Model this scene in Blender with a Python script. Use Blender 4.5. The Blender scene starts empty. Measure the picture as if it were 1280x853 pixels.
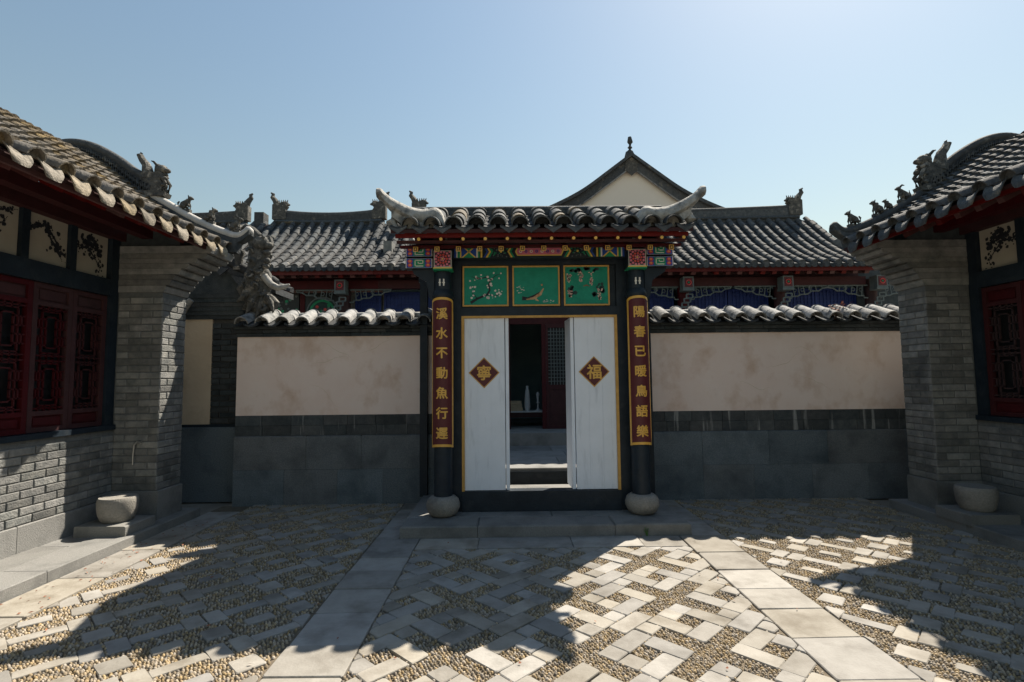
import bpy, bmesh, math, random
from mathutils import Vector, Matrix
R = math.radians
random.seed(7)
scn = bpy.context.scene
COL = scn.collection

# ---------------------------------------------------------------- camera, sky, sun, exposure
cam_d = bpy.data.cameras.new('camera')
cam_d.sensor_width = 36.0
cam_d.lens = 18.48
cam_d.clip_start = 0.05
cam_d.clip_end = 3000
cam = bpy.data.objects.new('camera', cam_d)
COL.objects.link(cam)
cam.matrix_world = (Matrix.Translation((0, 0, 1.65)) @ Matrix.Rotation(R(-0.5), 4, 'Z')
                    @ Matrix.Rotation(R(90 + 4.2), 4, 'X') @ Matrix.Rotation(R(-0.6), 4, 'Z'))
scn.camera = cam

SUN_TO = Vector((0.49, 0.635, 1.0)).normalized()
sun_el = math.asin(SUN_TO.z)
sun_az = math.atan2(SUN_TO.x, SUN_TO.y)
world = bpy.data.worlds.new('World')
scn.world = world
world.use_nodes = True
wn = world.node_tree.nodes
sky = wn.new('ShaderNodeTexSky')
sky.sky_type = 'NISHITA'
sky.sun_disc = False
sky.sun_elevation = sun_el
sky.sun_rotation = sun_az
sky.air_density = 2.1
sky.dust_density = 0.8
sky.ozone_density = 2.5
wn['Background'].inputs['Strength'].default_value = 0.054
world.node_tree.links.new(sky.outputs[0], wn['Background'].inputs['Color'])
sun_d = bpy.data.lights.new('sun', 'SUN')
sun_d.energy = 5.0
sun_d.angle = R(0.5)
sun_d.color = (1.0, 0.90, 0.76)
sun = bpy.data.objects.new('sun', sun_d)
COL.objects.link(sun)
sun.location = (12, 15, 25)
sun.rotation_euler = SUN_TO.to_track_quat('Z', 'Y').to_euler()
vs = scn.view_settings
vs.view_transform = 'Standard'
vs.look = 'None'
vs.exposure = 0.98
vs.gamma = 1.0
vs.use_curve_mapping = False

# ---------------------------------------------------------------- materials
M = {}


def mat(name, c1, c2=None, scale=6.0, rough=0.8, bump=0.0, bscale=40.0, var=0.0, isl=0.0, c3=None, s3=1.2, t3=(0.55, 0.7), spec=0.3, metal=0.0, stretch=None):
    m = bpy.data.materials.new(name)
    m.use_nodes = True
    n = m.node_tree.nodes
    L = m.node_tree.links.new
    b = n['Principled BSDF']
    b.inputs['Roughness'].default_value = rough
    b.inputs['Specular IOR Level'].default_value = spec
    b.inputs['Metallic'].default_value = metal
    c2 = c2 or c1
    geo = n.new('ShaderNodeNewGeometry')
    nz = n.new('ShaderNodeTexNoise')
    nz.inputs['Scale'].default_value = scale
    nz.inputs['Detail'].default_value = 6
    nz.inputs['Roughness'].default_value = 0.65
    L(geo.outputs['Position'], nz.inputs['Vector'])
    rp = n.new('ShaderNodeValToRGB')
    rp.color_ramp.elements[0].position = 0.32
    rp.color_ramp.elements[1].position = 0.68
    rp.color_ramp.elements[0].color = (*c1, 1)
    rp.color_ramp.elements[1].color = (*c2, 1)
    L(nz.outputs['Fac'], rp.inputs['Fac'])
    out = rp.outputs['Color']
    if c3:
        n3 = n.new('ShaderNodeTexNoise')
        n3.inputs['Scale'].default_value = s3
        n3.inputs['Detail'].default_value = 8
        n3.inputs['Roughness'].default_value = 0.6
        if stretch:
            mp = n.new('ShaderNodeMapping')
            mp.inputs['Scale'].default_value = stretch
            L(geo.outputs['Position'], mp.inputs['Vector'])
            L(mp.outputs['Vector'], n3.inputs['Vector'])
        else:
            L(geo.outputs['Position'], n3.inputs['Vector'])
        mr = n.new('ShaderNodeMapRange')
        mr.inputs['From Min'].default_value = t3[0]
        mr.inputs['From Max'].default_value = t3[1]
        L(n3.outputs['Fac'], mr.inputs['Value'])
        mx = n.new('ShaderNodeMix')
        mx.data_type = 'RGBA'
        L(mr.outputs['Result'], mx.inputs['Factor'])
        L(out, mx.inputs['A'])
        mx.inputs['B'].default_value = (*c3, 1)
        out = mx.outputs['Result']
    for amt, src in ((var, 'o'), (isl, 'i')):
        if amt:
            if src == 'o':
                oi = n.new('ShaderNodeObjectInfo')
                rnd = oi.outputs['Random']
            else:
                rnd = geo.outputs['Random Per Island']
            mr = n.new('ShaderNodeMapRange')
            mr.inputs['To Min'].default_value = 1 - amt
            mr.inputs['To Max'].default_value = 1 + amt
            L(rnd, mr.inputs['Value'])
            hs = n.new('ShaderNodeHueSaturation')
            L(mr.outputs['Result'], hs.inputs['Value'])
            m2 = n.new('ShaderNodeMath')
            m2.operation = 'MULTIPLY_ADD'
            m2.inputs[1].default_value = 37.0
            m2.inputs[2].default_value = 0.0
            L(rnd, m2.inputs[0])
            m3 = n.new('ShaderNodeMath')
            m3.operation = 'FRACT'
            L(m2.outputs[0], m3.inputs[0])
            m4 = n.new('ShaderNodeMapRange')
            m4.inputs['To Min'].default_value = 0.55
            m4.inputs['To Max'].default_value = 1.45
            L(m3.outputs[0], m4.inputs['Value'])
            L(m4.outputs['Result'], hs.inputs['Saturation'])
            L(out, hs.inputs['Color'])
            out = hs.outputs['Color']
    L(out, b.inputs['Base Color'])
    if bump:
        bz = n.new('ShaderNodeTexNoise')
        bz.inputs['Scale'].default_value = bscale
        bz.inputs['Detail'].default_value = 5
        L(geo.outputs['Position'], bz.inputs['Vector'])
        bp = n.new('ShaderNodeBump')
        bp.inputs['Strength'].default_value = bump
        bp.inputs['Distance'].default_value = 0.02
        L(bz.outputs['Fac'], bp.inputs['Height'])
        L(bp.outputs['Normal'], b.inputs['Normal'])
    M[name] = m
    return m


mat('brick', (.125, .132, .132), (.24, .238, .225), 9, .9, .5, 60, var=.34, c3=(.07, .078, .08), s3=2.5, t3=(.55, .75))
mat('dark_brick', (.032, .040, .045), (.065, .074, .078), 9, .9, .5, 60, var=.3)
mat('band_brick', (.05, .057, .062), (.09, .098, .10), 9, .9, .5, 60, var=.3, c3=(.30, .305, .30), s3=1.0, t3=(.58, .68), stretch=(11, 11, .8))
mat('mortar', (.10, .108, .11), (.15, .157, .155), 20, .95, .4, 80)
mat('dark_mortar', (.06, .06, .06), (.09, .09, .085), 20, .95, .4, 80)
mat('granite', (.19, .19, .182), (.27, .268, .255), 90, .85, .4, 120, var=.14, c3=(.12, .122, .118), s3=2.2, t3=(.48, .72))
mat('wall_granite', (.11, .13, .145), (.20, .222, .238), 60, .85, .6, 110, var=.12, c3=(.07, .085, .096), s3=2.2, t3=(.45, .72))
mat('paving', (.25, .235, .208), (.325, .31, .28), 5, .8, .14, 50, var=.2, c3=(.15, .135, .112), s3=3.4, t3=(.48, .76))
mat('pebble', (.24, .19, .125), (.38, .315, .225), 40, .65, .0, isl=.42)
mat('bed', (.12, .098, .07), (.18, .15, .11), 25, .95, .6, 90)
mat('earth', (.20, .18, .15), (.27, .25, .21), 2, .95, .3, 30)
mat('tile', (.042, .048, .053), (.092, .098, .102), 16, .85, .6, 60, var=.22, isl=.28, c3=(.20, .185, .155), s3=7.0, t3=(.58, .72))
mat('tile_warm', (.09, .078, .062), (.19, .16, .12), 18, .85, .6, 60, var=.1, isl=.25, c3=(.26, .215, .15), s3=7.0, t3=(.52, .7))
mat('tile_pale', (.20, .205, .205), (.36, .355, .34), 12, .85, .6, 50, var=.22, c3=(.075, .082, .088), s3=8.0, t3=(.50, .66))
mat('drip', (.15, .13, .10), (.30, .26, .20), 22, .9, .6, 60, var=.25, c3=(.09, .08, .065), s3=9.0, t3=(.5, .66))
mat('tile_pan', (.022, .027, .032), (.052, .057, .06), 14, .9, .5, 60, var=.15, isl=.2)
mat('horn', (.22, .218, .205), (.43, .415, .38), 12, .85, .8, 30, c3=(.11, .112, .11), s3=8.0, t3=(.52, .66))
mat('carving', (.045, .048, .048), (.13, .125, .112), 16, .85, 1.0, 40, c3=(.28, .26, .225), s3=10, t3=(.55, .66))
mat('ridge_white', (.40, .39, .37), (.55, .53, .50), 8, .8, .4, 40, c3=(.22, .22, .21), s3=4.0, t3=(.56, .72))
mat('red_wood', (.042, .010, .012), (.065, .015, .017), 7, .65, .2, 50, var=.12)
mat('rafter_red', (.085, .018, .018), (.125, .027, .025), 7, .7, .2, 50, var=.15)
mat('maroon', (.085, .018, .022), (.11, .024, .028), 6, .5, .08, 50)
mat('navy_wood', (.010, .017, .026), (.018, .029, .042), 6, .5, .2, 40, c3=(.03, .038, .046), s3=7, t3=(.55, .75), spec=.25)
mat('dark_soffit', (.03, .012, .012), (.05, .018, .016), 6, .8, .1)
mat('door_white', (.72, .78, .86), (.78, .84, .93), 3, .55, .15, 18, c3=(.50, .55, .62), s3=2.0, t3=(.56, .85), stretch=(6, 6, .9))
mat('plaster', (.82, .67, .60), (.85, .73, .67), 2.0, .92, .25, 22, c3=(.60, .42, .31), s3=1.9, t3=(.50, .76), stretch=(1.3, 1.3, 1.1))
mat('plaster_tan', (.55, .44, .32), (.62, .51, .38), 2.5, .92, .2, 25, c3=(.44, .34, .24), s3=2.0, t3=(.54, .76))
mat('plaster_cream', (.76, .71, .62), (.80, .75, .66), 1.0, .92, .1, 25)
mat('gold', (.62, .34, .05), (.74, .44, .09), 14, .38, .1, 60, spec=.5)
mat('gold_trim', (.48, .27, .07), (.62, .36, .10), 14, .5, .1, 60)
mat('teal', (.0, .20, .13), (.006, .27, .18), 9, .5, .15, 30)
mat('blossom', (.62, .58, .56), (.75, .66, .64), 30, .7)
mat('pink_bloom', (.66, .42, .36), (.75, .55, .48), 30, .7)
mat('ink', (.012, .014, .02), (.03, .035, .045), 20, .7)
mat('leaf_dark', (.015, .035, .045), (.03, .07, .06), 20, .7)
mat('fish', (.30, .14, .05), (.55, .40, .25), 30, .6)
mat('blue', (.008, .02, .11), (.014, .035, .17), 8, .5)
mat('paint_green', (.01, .22, .10), (.02, .30, .14), 10, .55)
mat('paint_blue', (.02, .06, .30), (.03, .09, .38), 10, .55)
mat('paint_red', (.50, .05, .05), (.62, .09, .08), 10, .55)
mat('paint_pink', (.55, .13, .20), (.66, .20, .26), 10, .55)
mat('paint_white', (.70, .68, .62), (.76, .74, .68), 10, .6)
mat('paint_yellow', (.70, .48, .08), (.78, .56, .12), 10, .5)
mat('paint_orange', (.70, .25, .10), (.75, .32, .14), 10, .5)
mat('lattice_grey', (.09, .115, .12), (.15, .175, .175), 10, .7)
mat('pane_dark', (.012, .014, .016), (.02, .022, .024), 3, .35)
mat('interior', (.15, .24, .26), (.2, .3, .32), 2, .9)
mat('stone_drum', (.22, .21, .19), (.32, .305, .275), 60, .9, .6, 90, c3=(.15, .145, .13), s3=4, t3=(.5, .72))
mat('leaf', (.05, .13, .02), (.09, .20, .04), 20, .6)
mat('dry_leaf', (.20, .07, .04), (.30, .13, .07), 20, .8)
mat('cloth', (.62, .66, .68), (.7, .73, .74), 10, .8)
mat('straw', (.50, .42, .28), (.6, .5, .34), 10, .8)
mat('steel', (.45, .45, .43), (.55, .55, .53), 20, .35, metal=.8)


def ink_painting_mat():
    m = bpy.data.materials.new('ink_painting')
    m.use_nodes = True
    n = m.node_tree.nodes
    L = m.node_tree.links.new
    b = n['Principled BSDF']
    b.inputs['Roughness'].default_value = .85
    geo = n.new('ShaderNodeNewGeometry')
    nz = n.new('ShaderNodeTexNoise')
    nz.inputs['Scale'].default_value = 7
    nz.inputs['Detail'].default_value = 3
    L(geo.outputs['Position'], nz.inputs['Vector'])
    rp = n.new('ShaderNodeValToRGB')
    rp.color_ramp.elements[0].color = (.36, .33, .27, 1)
    rp.color_ramp.elements[1].color = (.46, .43, .36, 1)
    L(nz.outputs['Fac'], rp.inputs['Fac'])
    L(rp.outputs['Color'], b.inputs['Base Color'])
    M['ink_painting'] = m


ink_painting_mat()

# ---------------------------------------------------------------- builders
W = {}


def tag(o, label=None, cat=None, group=None, kind=None):
    if label: o['label'] = label
    if cat: o['category'] = cat
    if group: o['group'] = group
    if kind: o['kind'] = kind
    return o


def link(o, parent, world_m):
    COL.objects.link(o)
    W[o] = world_m.copy()
    if parent is not None:
        o.parent = parent
        o.matrix_parent_inverse = Matrix.Identity(4)
        o.matrix_basis = W[parent].inverted() @ world_m
    else:
        o.matrix_basis = world_m
    return o


def empty(name, loc, label, cat, group=None, kind=None):
    o = bpy.data.objects.new(name, None)
    o.empty_display_size = .2
    link(o, None, Matrix.Translation(loc))
    return tag(o, label, cat, group, kind)


def place(name, me, world_m, parent):
    return link(bpy.data.objects.new(name, me), parent, world_m)


class MB:
    def __init__(s):
        s.v = []
        s.f = []
        s.mi = []
        s.mats = []
        s.cur = 0

    def use(s, m):
        if m not in s.mats:
            s.mats.append(m)
        s.cur = s.mats.index(m)
        return s

    def add(s, vs, fs):
        o = len(s.v)
        s.v += [tuple(p) for p in vs]
        for f in fs:
            s.f.append(tuple(i + o for i in f))
            s.mi.append(s.cur)
        return s

    def box(s, a, b):
        x0, y0, z0 = a
        x1, y1, z1 = b
        return s.add([(x0, y0, z0), (x1, y0, z0), (x1, y1, z0), (x0, y1, z0), (x0, y0, z1), (x1, y0, z1), (x1, y1, z1), (x0, y1, z1)],
                     [(0, 3, 2, 1), (4, 5, 6, 7), (0, 1, 5, 4), (1, 2, 6, 5), (2, 3, 7, 6), (3, 0, 4, 7)])

    def hexa(s, p):
        return s.add(p, [(0, 3, 2, 1), (4, 5, 6, 7), (0, 1, 5, 4), (1, 2, 6, 5), (2, 3, 7, 6), (3, 0, 4, 7)])

    def bar(s, p, q, w, h, up=(0, 0, 1)):
        p, q = Vector(p), Vector(q)
        t = (q - p).normalized()
        l = t.cross(Vector(up))
        if l.length < 1e-4:
            l = t.cross(Vector((0, 1, 0)))
        l.normalize()
        n = l.cross(t)
        a, b = l * (w / 2), n * (h / 2)
        return s.hexa([p - a - b, p + a - b, q + a - b, q - a - b, p - a + b, p + a + b, q + a + b, q - a + b])

    def prism(s, poly, off):
        """poly: list of 3D points (planar), extruded by vector off"""
        n = len(poly)
        off = Vector(off)
        p = [Vector(a) for a in poly]
        return s.add(p + [a + off for a in p],
                     [tuple(range(n))[::-1], tuple(range(n, 2 * n))] + [(i, (i + 1) % n, n + (i + 1) % n, n + i) for i in range(n)])

    def tube(s, pts, rad, seg=8, up=(0, 0, 1), flat=1.0):
        pts = [Vector(p) for p in pts]
        if not isinstance(rad, (list, tuple)):
            rad = [rad] * len(pts)
        n = len(pts)
        vs, fs = [], []
        for i, p in enumerate(pts):
            t = (pts[min(i + 1, n - 1)] - pts[max(i - 1, 0)]).normalized()
            l = t.cross(Vector(up))
            if l.length < 1e-3:
                l = t.cross(Vector((1, 0.01, 0)))
            l.normalize()
            m = l.cross(t)
            for k in range(seg):
                a = 2 * math.pi * k / seg
                vs.append(p + l * (math.cos(a) * rad[i] * flat) + m * (math.sin(a) * rad[i]))
        for i in range(n - 1):
            for k in range(seg):
                k2 = (k + 1) % seg
                fs.append((i * seg + k, i * seg + k2, (i + 1) * seg + k2, (i + 1) * seg + k))
        fs.append(tuple(range(seg))[::-1])
        fs.append(tuple((n - 1) * seg + k for k in range(seg)))
        return s.add(vs, fs)

    def lathe(s, c, prof, seg=20):
        """prof: (r,z) list; closed caps"""
        vs, fs = [], []
        for r, z in prof:
            for k in range(seg):
                a = 2 * math.pi * k / seg
                vs.append((c[0] + r * math.cos(a), c[1] + r * math.sin(a), c[2] + z))
        n = len(prof)
        for i in range(n - 1):
            for k in range(seg):
                k2 = (k + 1) % seg
                fs.append((i * seg + k, i * seg + k2, (i + 1) * seg + k2, (i + 1) * seg + k))
        fs.append(tuple(range(seg))[::-1])
        fs.append(tuple((n - 1) * seg + k for k in range(seg)))
        return s.add(vs, fs)

    def ball(s, c, r, seg=8, rings=6):
        if not isinstance(r, (list, tuple)):
            r = (r, r, r)
        vs, fs = [], []
        for i in range(1, rings):
            ph = math.pi * i / rings
            for k in range(seg):
                a = 2 * math.pi * k / seg
                vs.append((c[0] + r[0] * math.sin(ph) * math.cos(a), c[1] + r[1] * math.sin(ph) * math.sin(a), c[2] + r[2] * math.cos(ph)))
        t = len(vs)
        vs += [(c[0], c[1], c[2] + r[2]), (c[0], c[1], c[2] - r[2])]
        for i in range(rings - 2):
            for k in range(seg):
                k2 = (k + 1) % seg
                fs.append((i * seg + k, (i + 1) * seg + k, (i + 1) * seg + k2, i * seg + k2))
        for k in range(seg):
            k2 = (k + 1) % seg
            fs.append((t, k, k2))
            fs.append((t + 1, (rings - 2) * seg + k2, (rings - 2) * seg + k))
        return s.add(vs, fs)

    def loft(s, rings, cap=True):
        n = len(rings[0])
        vs = [p for r in rings for p in r]
        fs = []
        for i in range(len(rings) - 1):
            for k in range(n):
                k2 = (k + 1) % n
                fs.append((i * n + k, i * n + k2, (i + 1) * n + k2, (i + 1) * n + k))
        if cap:
            fs.append(tuple(range(n))[::-1])
            fs.append(tuple((len(rings) - 1) * n + k for k in range(n)))
        return s.add(vs, fs)

    def barrel(s, p0, p1, nrm, r0, r1, seg=6):
        """half-round cover tile, p0 = lower end"""
        p0, p1, nrm = Vector(p0), Vector(p1), Vector(nrm).normalized()
        t = (p1 - p0).normalized()
        l = t.cross(nrm).normalized()
        n = l.cross(t)
        rings = []
        for p, r in ((p0, r0), (p1, r1)):
            rings.append([p + l * (r * math.cos(math.pi * k / seg)) + n * (r * math.sin(math.pi * k / seg)) for k in range(seg + 1)])
        return s.loft(rings)

    def hollow_barrel(s, L, r0, r1, wall=.016, deep=.14, seg=8):
        """cover tile along +X whose lower end is open"""
        def ring(x, r):
            return [(x, -r * math.cos(math.pi * k / seg), r * math.sin(math.pi * k / seg)) for k in range(seg + 1)]
        ra = r0 + (r1 - r0) * deep / L
        rings = [ring(L, r1), ring(0, r0), ring(.0, r0 - wall), ring(deep, ra - wall)]
        n = seg + 1
        fs = []
        for i in range(3):
            for k in range(seg):
                fs.append((i * n + k, i * n + k + 1, (i + 1) * n + k + 1, (i + 1) * n + k))
        fs.append(tuple(range(n)))
        fs.append(tuple(range(3 * n, 4 * n)))
        return s.add([p for r in rings for p in r], fs)

    def mesh(s, name, smooth=None, recalc=True, origin=None):
        me = bpy.data.meshes.new(name)
        me.from_pydata(s.v, [], s.f)
        for m in s.mats:
            me.materials.append(M[m])
        if len(s.mats) > 1:
            me.polygons.foreach_set('material_index', s.mi)
        if recalc:
            bm = bmesh.new()
            bm.from_mesh(me)
            bmesh.ops.recalc_face_normals(bm, faces=bm.faces)
            bm.to_mesh(me)
            bm.free()
        if smooth is not None:
            me.shade_smooth()
            me.set_sharp_from_angle(angle=R(smooth))
        me.update()
        return me

    def build(s, name, parent=None, mat=None, smooth=None, recalc=True):
        if mat and not s.mats:
            s.mats = [mat]
        xs = [p[0] for p in s.v]
        ys = [p[1] for p in s.v]
        zs = [p[2] for p in s.v]
        c = ((min(xs) + max(xs)) / 2, (min(ys) + max(ys)) / 2, min(zs))
        s.v = [(p[0] - c[0], p[1] - c[1], p[2] - c[2]) for p in s.v]
        me = s.mesh(name, smooth, recalc)
        return place(name, me, Matrix.Translation(c), parent)


def frame(p, t, n):
    """matrix with local X = t, Z ~ n, at p"""
    t = Vector(t).normalized()
    n = Vector(n)
    y = n.cross(t).normalized()
    z = t.cross(y)
    m = Matrix.Identity(4)
    for i in range(3):
        m[i][0], m[i][1], m[i][2], m[i][3] = t[i], y[i], z[i], p[i]
    return m


def interp(prof, d):
    for (a, za), (b, zb) in zip(prof, prof[1:]):
        if (a <= d <= b) or (b <= d <= a):
            return za + (zb - za) * (d - a) / (b - a)
    return prof[-1][1] if abs(d - prof[-1][0]) < abs(d - prof[0][0]) else prof[0][1]


def smooth_prof(prof, n=16):
    """Catmull-Rom through (d, z) control points"""
    out = []
    P = [prof[0]] + list(prof) + [prof[-1]]
    for i in range(1, len(P) - 2):
        p0, p1, p2, p3 = P[i - 1], P[i], P[i + 1], P[i + 2]
        for k in range(n):
            t = k / n
            out.append(tuple(0.5 * ((2 * p1[j]) + (-p0[j] + p2[j]) * t + (2 * p0[j] - 5 * p1[j] + 4 * p2[j] - p3[j]) * t * t
                                    + (-p0[j] + 3 * p1[j] - 3 * p2[j] + p3[j]) * t ** 3) for j in range(len(p1))))
    out.append(tuple(prof[-1]))
    return out


def resample(pts, step):
    """points along polyline every ~step"""
    d = [0]
    for a, b in zip(pts, pts[1:]):
        d.append(d[-1] + math.dist(a, b))
    n = max(1, round(d[-1] / step))
    out = []
    j = 0
    for i in range(n + 1):
        s = d[-1] * i / n
        while j < len(d) - 2 and d[j + 1] < s:
            j += 1
        u = (s - d[j]) / (d[j + 1] - d[j])
        out.append(tuple(pts[j][k] + (pts[j + 1][k] - pts[j][k]) * u for k in range(len(pts[0]))))
    return out


# ---------------------------------------------------------------- shared pieces
def brick_meshes(name, L, H, D, m, nvar=6, jit=.004, bev=.006):
    out = []
    for _ in range(nvar):
        mb = MB().use(m)
        j = lambda: random.uniform(-jit, jit)
        a = [(-L / 2 + j(), 0, j() * .6), (L / 2 + j(), 0, j() * .6), (L / 2 + j(), 0, H + j() * .6), (-L / 2 + j(), 0, H + j() * .6)]
        k = [(x, D - bev, z) for x, _, z in a]
        t = [(x * (1 - 2 * bev / L), D + j() * .4, bev + (z) * (1 - 2 * bev / H)) for x, _, z in a]
        mb.add(a + k + t, [(0, 1, 2, 3)] + [(i, (i + 1) % 4, 4 + (i + 1) % 4, 4 + i) for i in range(4)]
               + [(4 + i, 4 + (i + 1) % 4, 8 + (i + 1) % 4, 8 + i) for i in range(4)] + [(8, 9, 10, 11)])
        out.append(mb.mesh(name))
    return out


_bm_cache = {}


def bricks(parent, origin, udir, ndir, width, z0, z1, L=.26, H=.07, joint=.010, m='brick', name='brick', proud=.010):
    """origin: left end of the face at z=0; bricks stand proud of the face by `proud`; running bond"""
    o, u, n = Vector(origin), Vector(udir).normalized(), Vector(ndir).normalized()
    row, z = 0, z0
    D = .03
    while z + H <= z1 + .012:
        x = -L / 2 - joint if row % 2 else 0.0
        while x < width - .02:
            a, b = max(x, 0), min(x + L, width)
            if b - a > .035:
                l = round((b - a) * 50) / 50
                l = min(l, b - a) if l > b - a + 1e-6 else l
                key = (name, round(l, 2), H, m)
                if key not in _bm_cache:
                    _bm_cache[key] = brick_meshes(name, l, H, D, m, 6 if l > L - .02 else 3)
                c = o + u * ((a + b) / 2) + n * (proud - D + random.uniform(-.002, .002)) + Vector((0, 0, z))
                mw = Matrix.Identity(4)
                zz = u.cross(n)
                for i in range(3):
                    mw[i][0], mw[i][1], mw[i][2], mw[i][3] = u[i], n[i], (0, 0, 1)[i], c[i]
                place(name, random.choice(_bm_cache[key]), mw, parent)
            x += L + joint
        row += 1
        z += H + joint
    return z


def blocks(parent, name, m, lo, hi, n, axis, joint=.006, bev=.008, jit=0.0):
    """a run of n cut stone blocks filling box lo-hi along axis (0=x,1=y)"""
    L = hi[axis] - lo[axis]
    cuts = [lo[axis] + L * (i + (random.uniform(-.12, .12) if 0 < i < n else 0)) / n for i in range(n + 1)]
    for a, b in zip(cuts, cuts[1:]):
        p, q = list(lo), list(hi)
        p[axis], q[axis] = a + joint / 2, b - joint / 2
        q[2] += random.uniform(-jit, 0)
        mb = MB().use(m)
        x0, y0, z0 = p
        x1, y1, z1 = q
        e = bev
        mb.add([(x0, y0, z0), (x1, y0, z0), (x1, y1, z0), (x0, y1, z0),
                (x0, y0, z1 - e), (x1, y0, z1 - e), (x1, y1, z1 - e), (x0, y1, z1 - e),
                (x0 + e, y0 + e, z1), (x1 - e, y0 + e, z1), (x1 - e, y1 - e, z1), (x0 + e, y1 - e, z1)],
               [(0, 3, 2, 1), (0, 1, 5, 4), (1, 2, 6, 5), (2, 3, 7, 6), (3, 0, 4, 7), (4, 5, 9, 8), (5, 6, 10, 9), (6, 7, 11, 10), (7, 4, 8, 11), (8, 9, 10, 11)])
        mb.build(name, parent)


XC = 0.42     # centre line of the court
GX = 0.385    # centre line of the gate

# ---------------------------------------------------------------- ground
g = MB().use('earth')
g.add([(-1500, -1500, -.04), (1500, -1500, -.04), (1500, 1500, -.04), (-1500, 1500, -.04)], [(0, 1, 2, 3)])
tag(g.build('ground', recalc=False), 'bare earth ground under the court and beyond the halls', 'ground', kind='structure')


# ---------------------------------------------------------------- paved court
def clip(poly, x0, x1, y0, y1):
    def cut(p, f, inter):
        out = []
        for i in range(len(p)):
            a, b = p[i], p[(i + 1) % len(p)]
            if f(a):
                out.append(a)
            if f(a) != f(b):
                out.append(inter(a, b))
        return out
    def ix(v):
        return lambda a, b: (v, a[1] + (b[1] - a[1]) * (v - a[0]) / (b[0] - a[0]))
    def iy(v):
        return lambda a, b: (a[0] + (b[0] - a[0]) * (v - a[1]) / (b[1] - a[1]), v)
    for f, i in ((lambda p: p[0] >= x0, ix(x0)), (lambda p: p[0] <= x1, ix(x1)), (lambda p: p[1] >= y0, iy(y0)), (lambda p: p[1] <= y1, iy(y1))):
        if poly:
            poly = cut(poly, f, i)
    return poly


def area(p):
    return abs(sum(p[i][0] * p[(i + 1) % len(p)][1] - p[(i + 1) % len(p)][0] * p[i][1] for i in range(len(p)))) / 2


def inset(poly, d):
    cx = sum(p[0] for p in poly) / len(poly)
    cy = sum(p[1] for p in poly) / len(poly)
    out = []
    for x, y in poly:
        l = math.hypot(x - cx, y - cy)
        k = max(.2, 1 - d * 1.3 / max(l, 1e-4))
        out.append((cx + (x - cx) * k, cy + (y - cy) * k))
    return out


def stone(parent, poly, name='paving_stone', m='paving', jit=.006):
    """poly: 2D outline; worn flat stone, top near z=0"""
    h = random.uniform(-.004, .004)
    if area(poly) < .0012:
        return
    if sum(poly[i][0] * poly[(i + 1) % len(poly)][1] - poly[(i + 1) % len(poly)][0] * poly[i][1] for i in range(len(poly))) < 0:
        poly = poly[::-1]
    poly = [(x + random.uniform(-jit, jit), y + random.uniform(-jit, jit)) for x, y in poly]
    # worn corners
    q = []
    n = len(poly)
    for i in range(n):
        a, b, c = Vector(poly[i - 1]), Vector(poly[i]), Vector(poly[(i + 1) % n])
        e = random.uniform(.003, .014)
        q.append(tuple(b + (a - b).normalized() * min(e, (a - b).length * .3)))
        q.append(tuple(b + (c - b).normalized() * min(e, (c - b).length * .3)))
    poly = q
    n = len(poly)
    tx, ty = random.uniform(-.006, .006), random.uniform(-.006, .006)
    cx = sum(p[0] for p in poly) / n
    cy = sum(p[1] for p in poly) / n
    top = inset(poly, .005)
    zf = lambda x, y, b: b + h + tx * (x - cx) + ty * (y - cy)
    mb = MB().use(m)
    mb.add([(x, y, -.03) for x, y in poly] + [(x, y, zf(x, y, -.005)) for x, y in poly] + [(x, y, zf(x, y, 0)) for x, y in top],
           [(i, (i + 1) % n, n + (i + 1) % n, n + i) for i in range(n)]
           + [(n + i, n + (i + 1) % n, 2 * n + (i + 1) % n, 2 * n + i) for i in range(n)] + [tuple(range(2 * n, 3 * n))])
    mb.build(name, parent, recalc=False)


PEB = []   # polygons of pebble bed, per court: (poly2d)


def fill_pebbles(inside, x0, x1, y0, y1, mb, step=.024):
    """inside(x,y): True where pebbles lie"""
    ny = int((y1 - y0) / step)
    for j in range(ny):
        y = y0 + (j + .5) * step
        n = int((x1 - x0) / step)
        for i in range(n):
            x = x0 + (i + (.75 if j % 2 else .25)) * step + random.uniform(-.006, .006)
            yy = y + random.uniform(-.006, .006)
            if x > x1 or not inside(x, yy):
                continue
            a = random.uniform(0, math.pi)
            ra, rb = random.uniform(.0095, .0148), random.uniform(.0075, .0108)
            h = random.uniform(-.007, .0)
            ca, sa = math.cos(a), math.sin(a)
            vs = []
            for rr, z in ((1.0, h - .011), (.70, h - .001)):
                for k in range(6):
                    t = math.pi * k / 3
                    u, v = ra * rr * math.cos(t), rb * rr * math.sin(t)
                    vs.append((x + u * ca - v * sa, yy + u * sa + v * ca, z))
            vs.append((x, yy, h + .004))
            fs = [(k, (k + 1) % 6, 6 + (k + 1) % 6, 6 + k) for k in range(6)] + [(6 + k, 6 + (k + 1) % 6, 12) for k in range(6)]
            mb.add(vs, fs)


def rect(c, u, v, hu, hv):
    return [(c[0] + a * hu * u[0] + b * hv * v[0], c[1] + a * hu * u[1] + b * hv * v[1]) for a, b in ((-1, -1), (1, -1), (1, 1), (-1, 1))]


def in_poly(p, x, y):
    n = len(p)
    s = 0
    for i in range(n):
        ax, ay = p[i]
        bx, by = p[(i + 1) % n]
        c = (bx - ax) * (y - ay) - (by - ay) * (x - ax)
        if abs(c) < 1e-9:
            continue
        if s == 0:
            s = 1 if c > 0 else -1
        elif (c > 0) != (s > 0):
            return False
    return True


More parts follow.
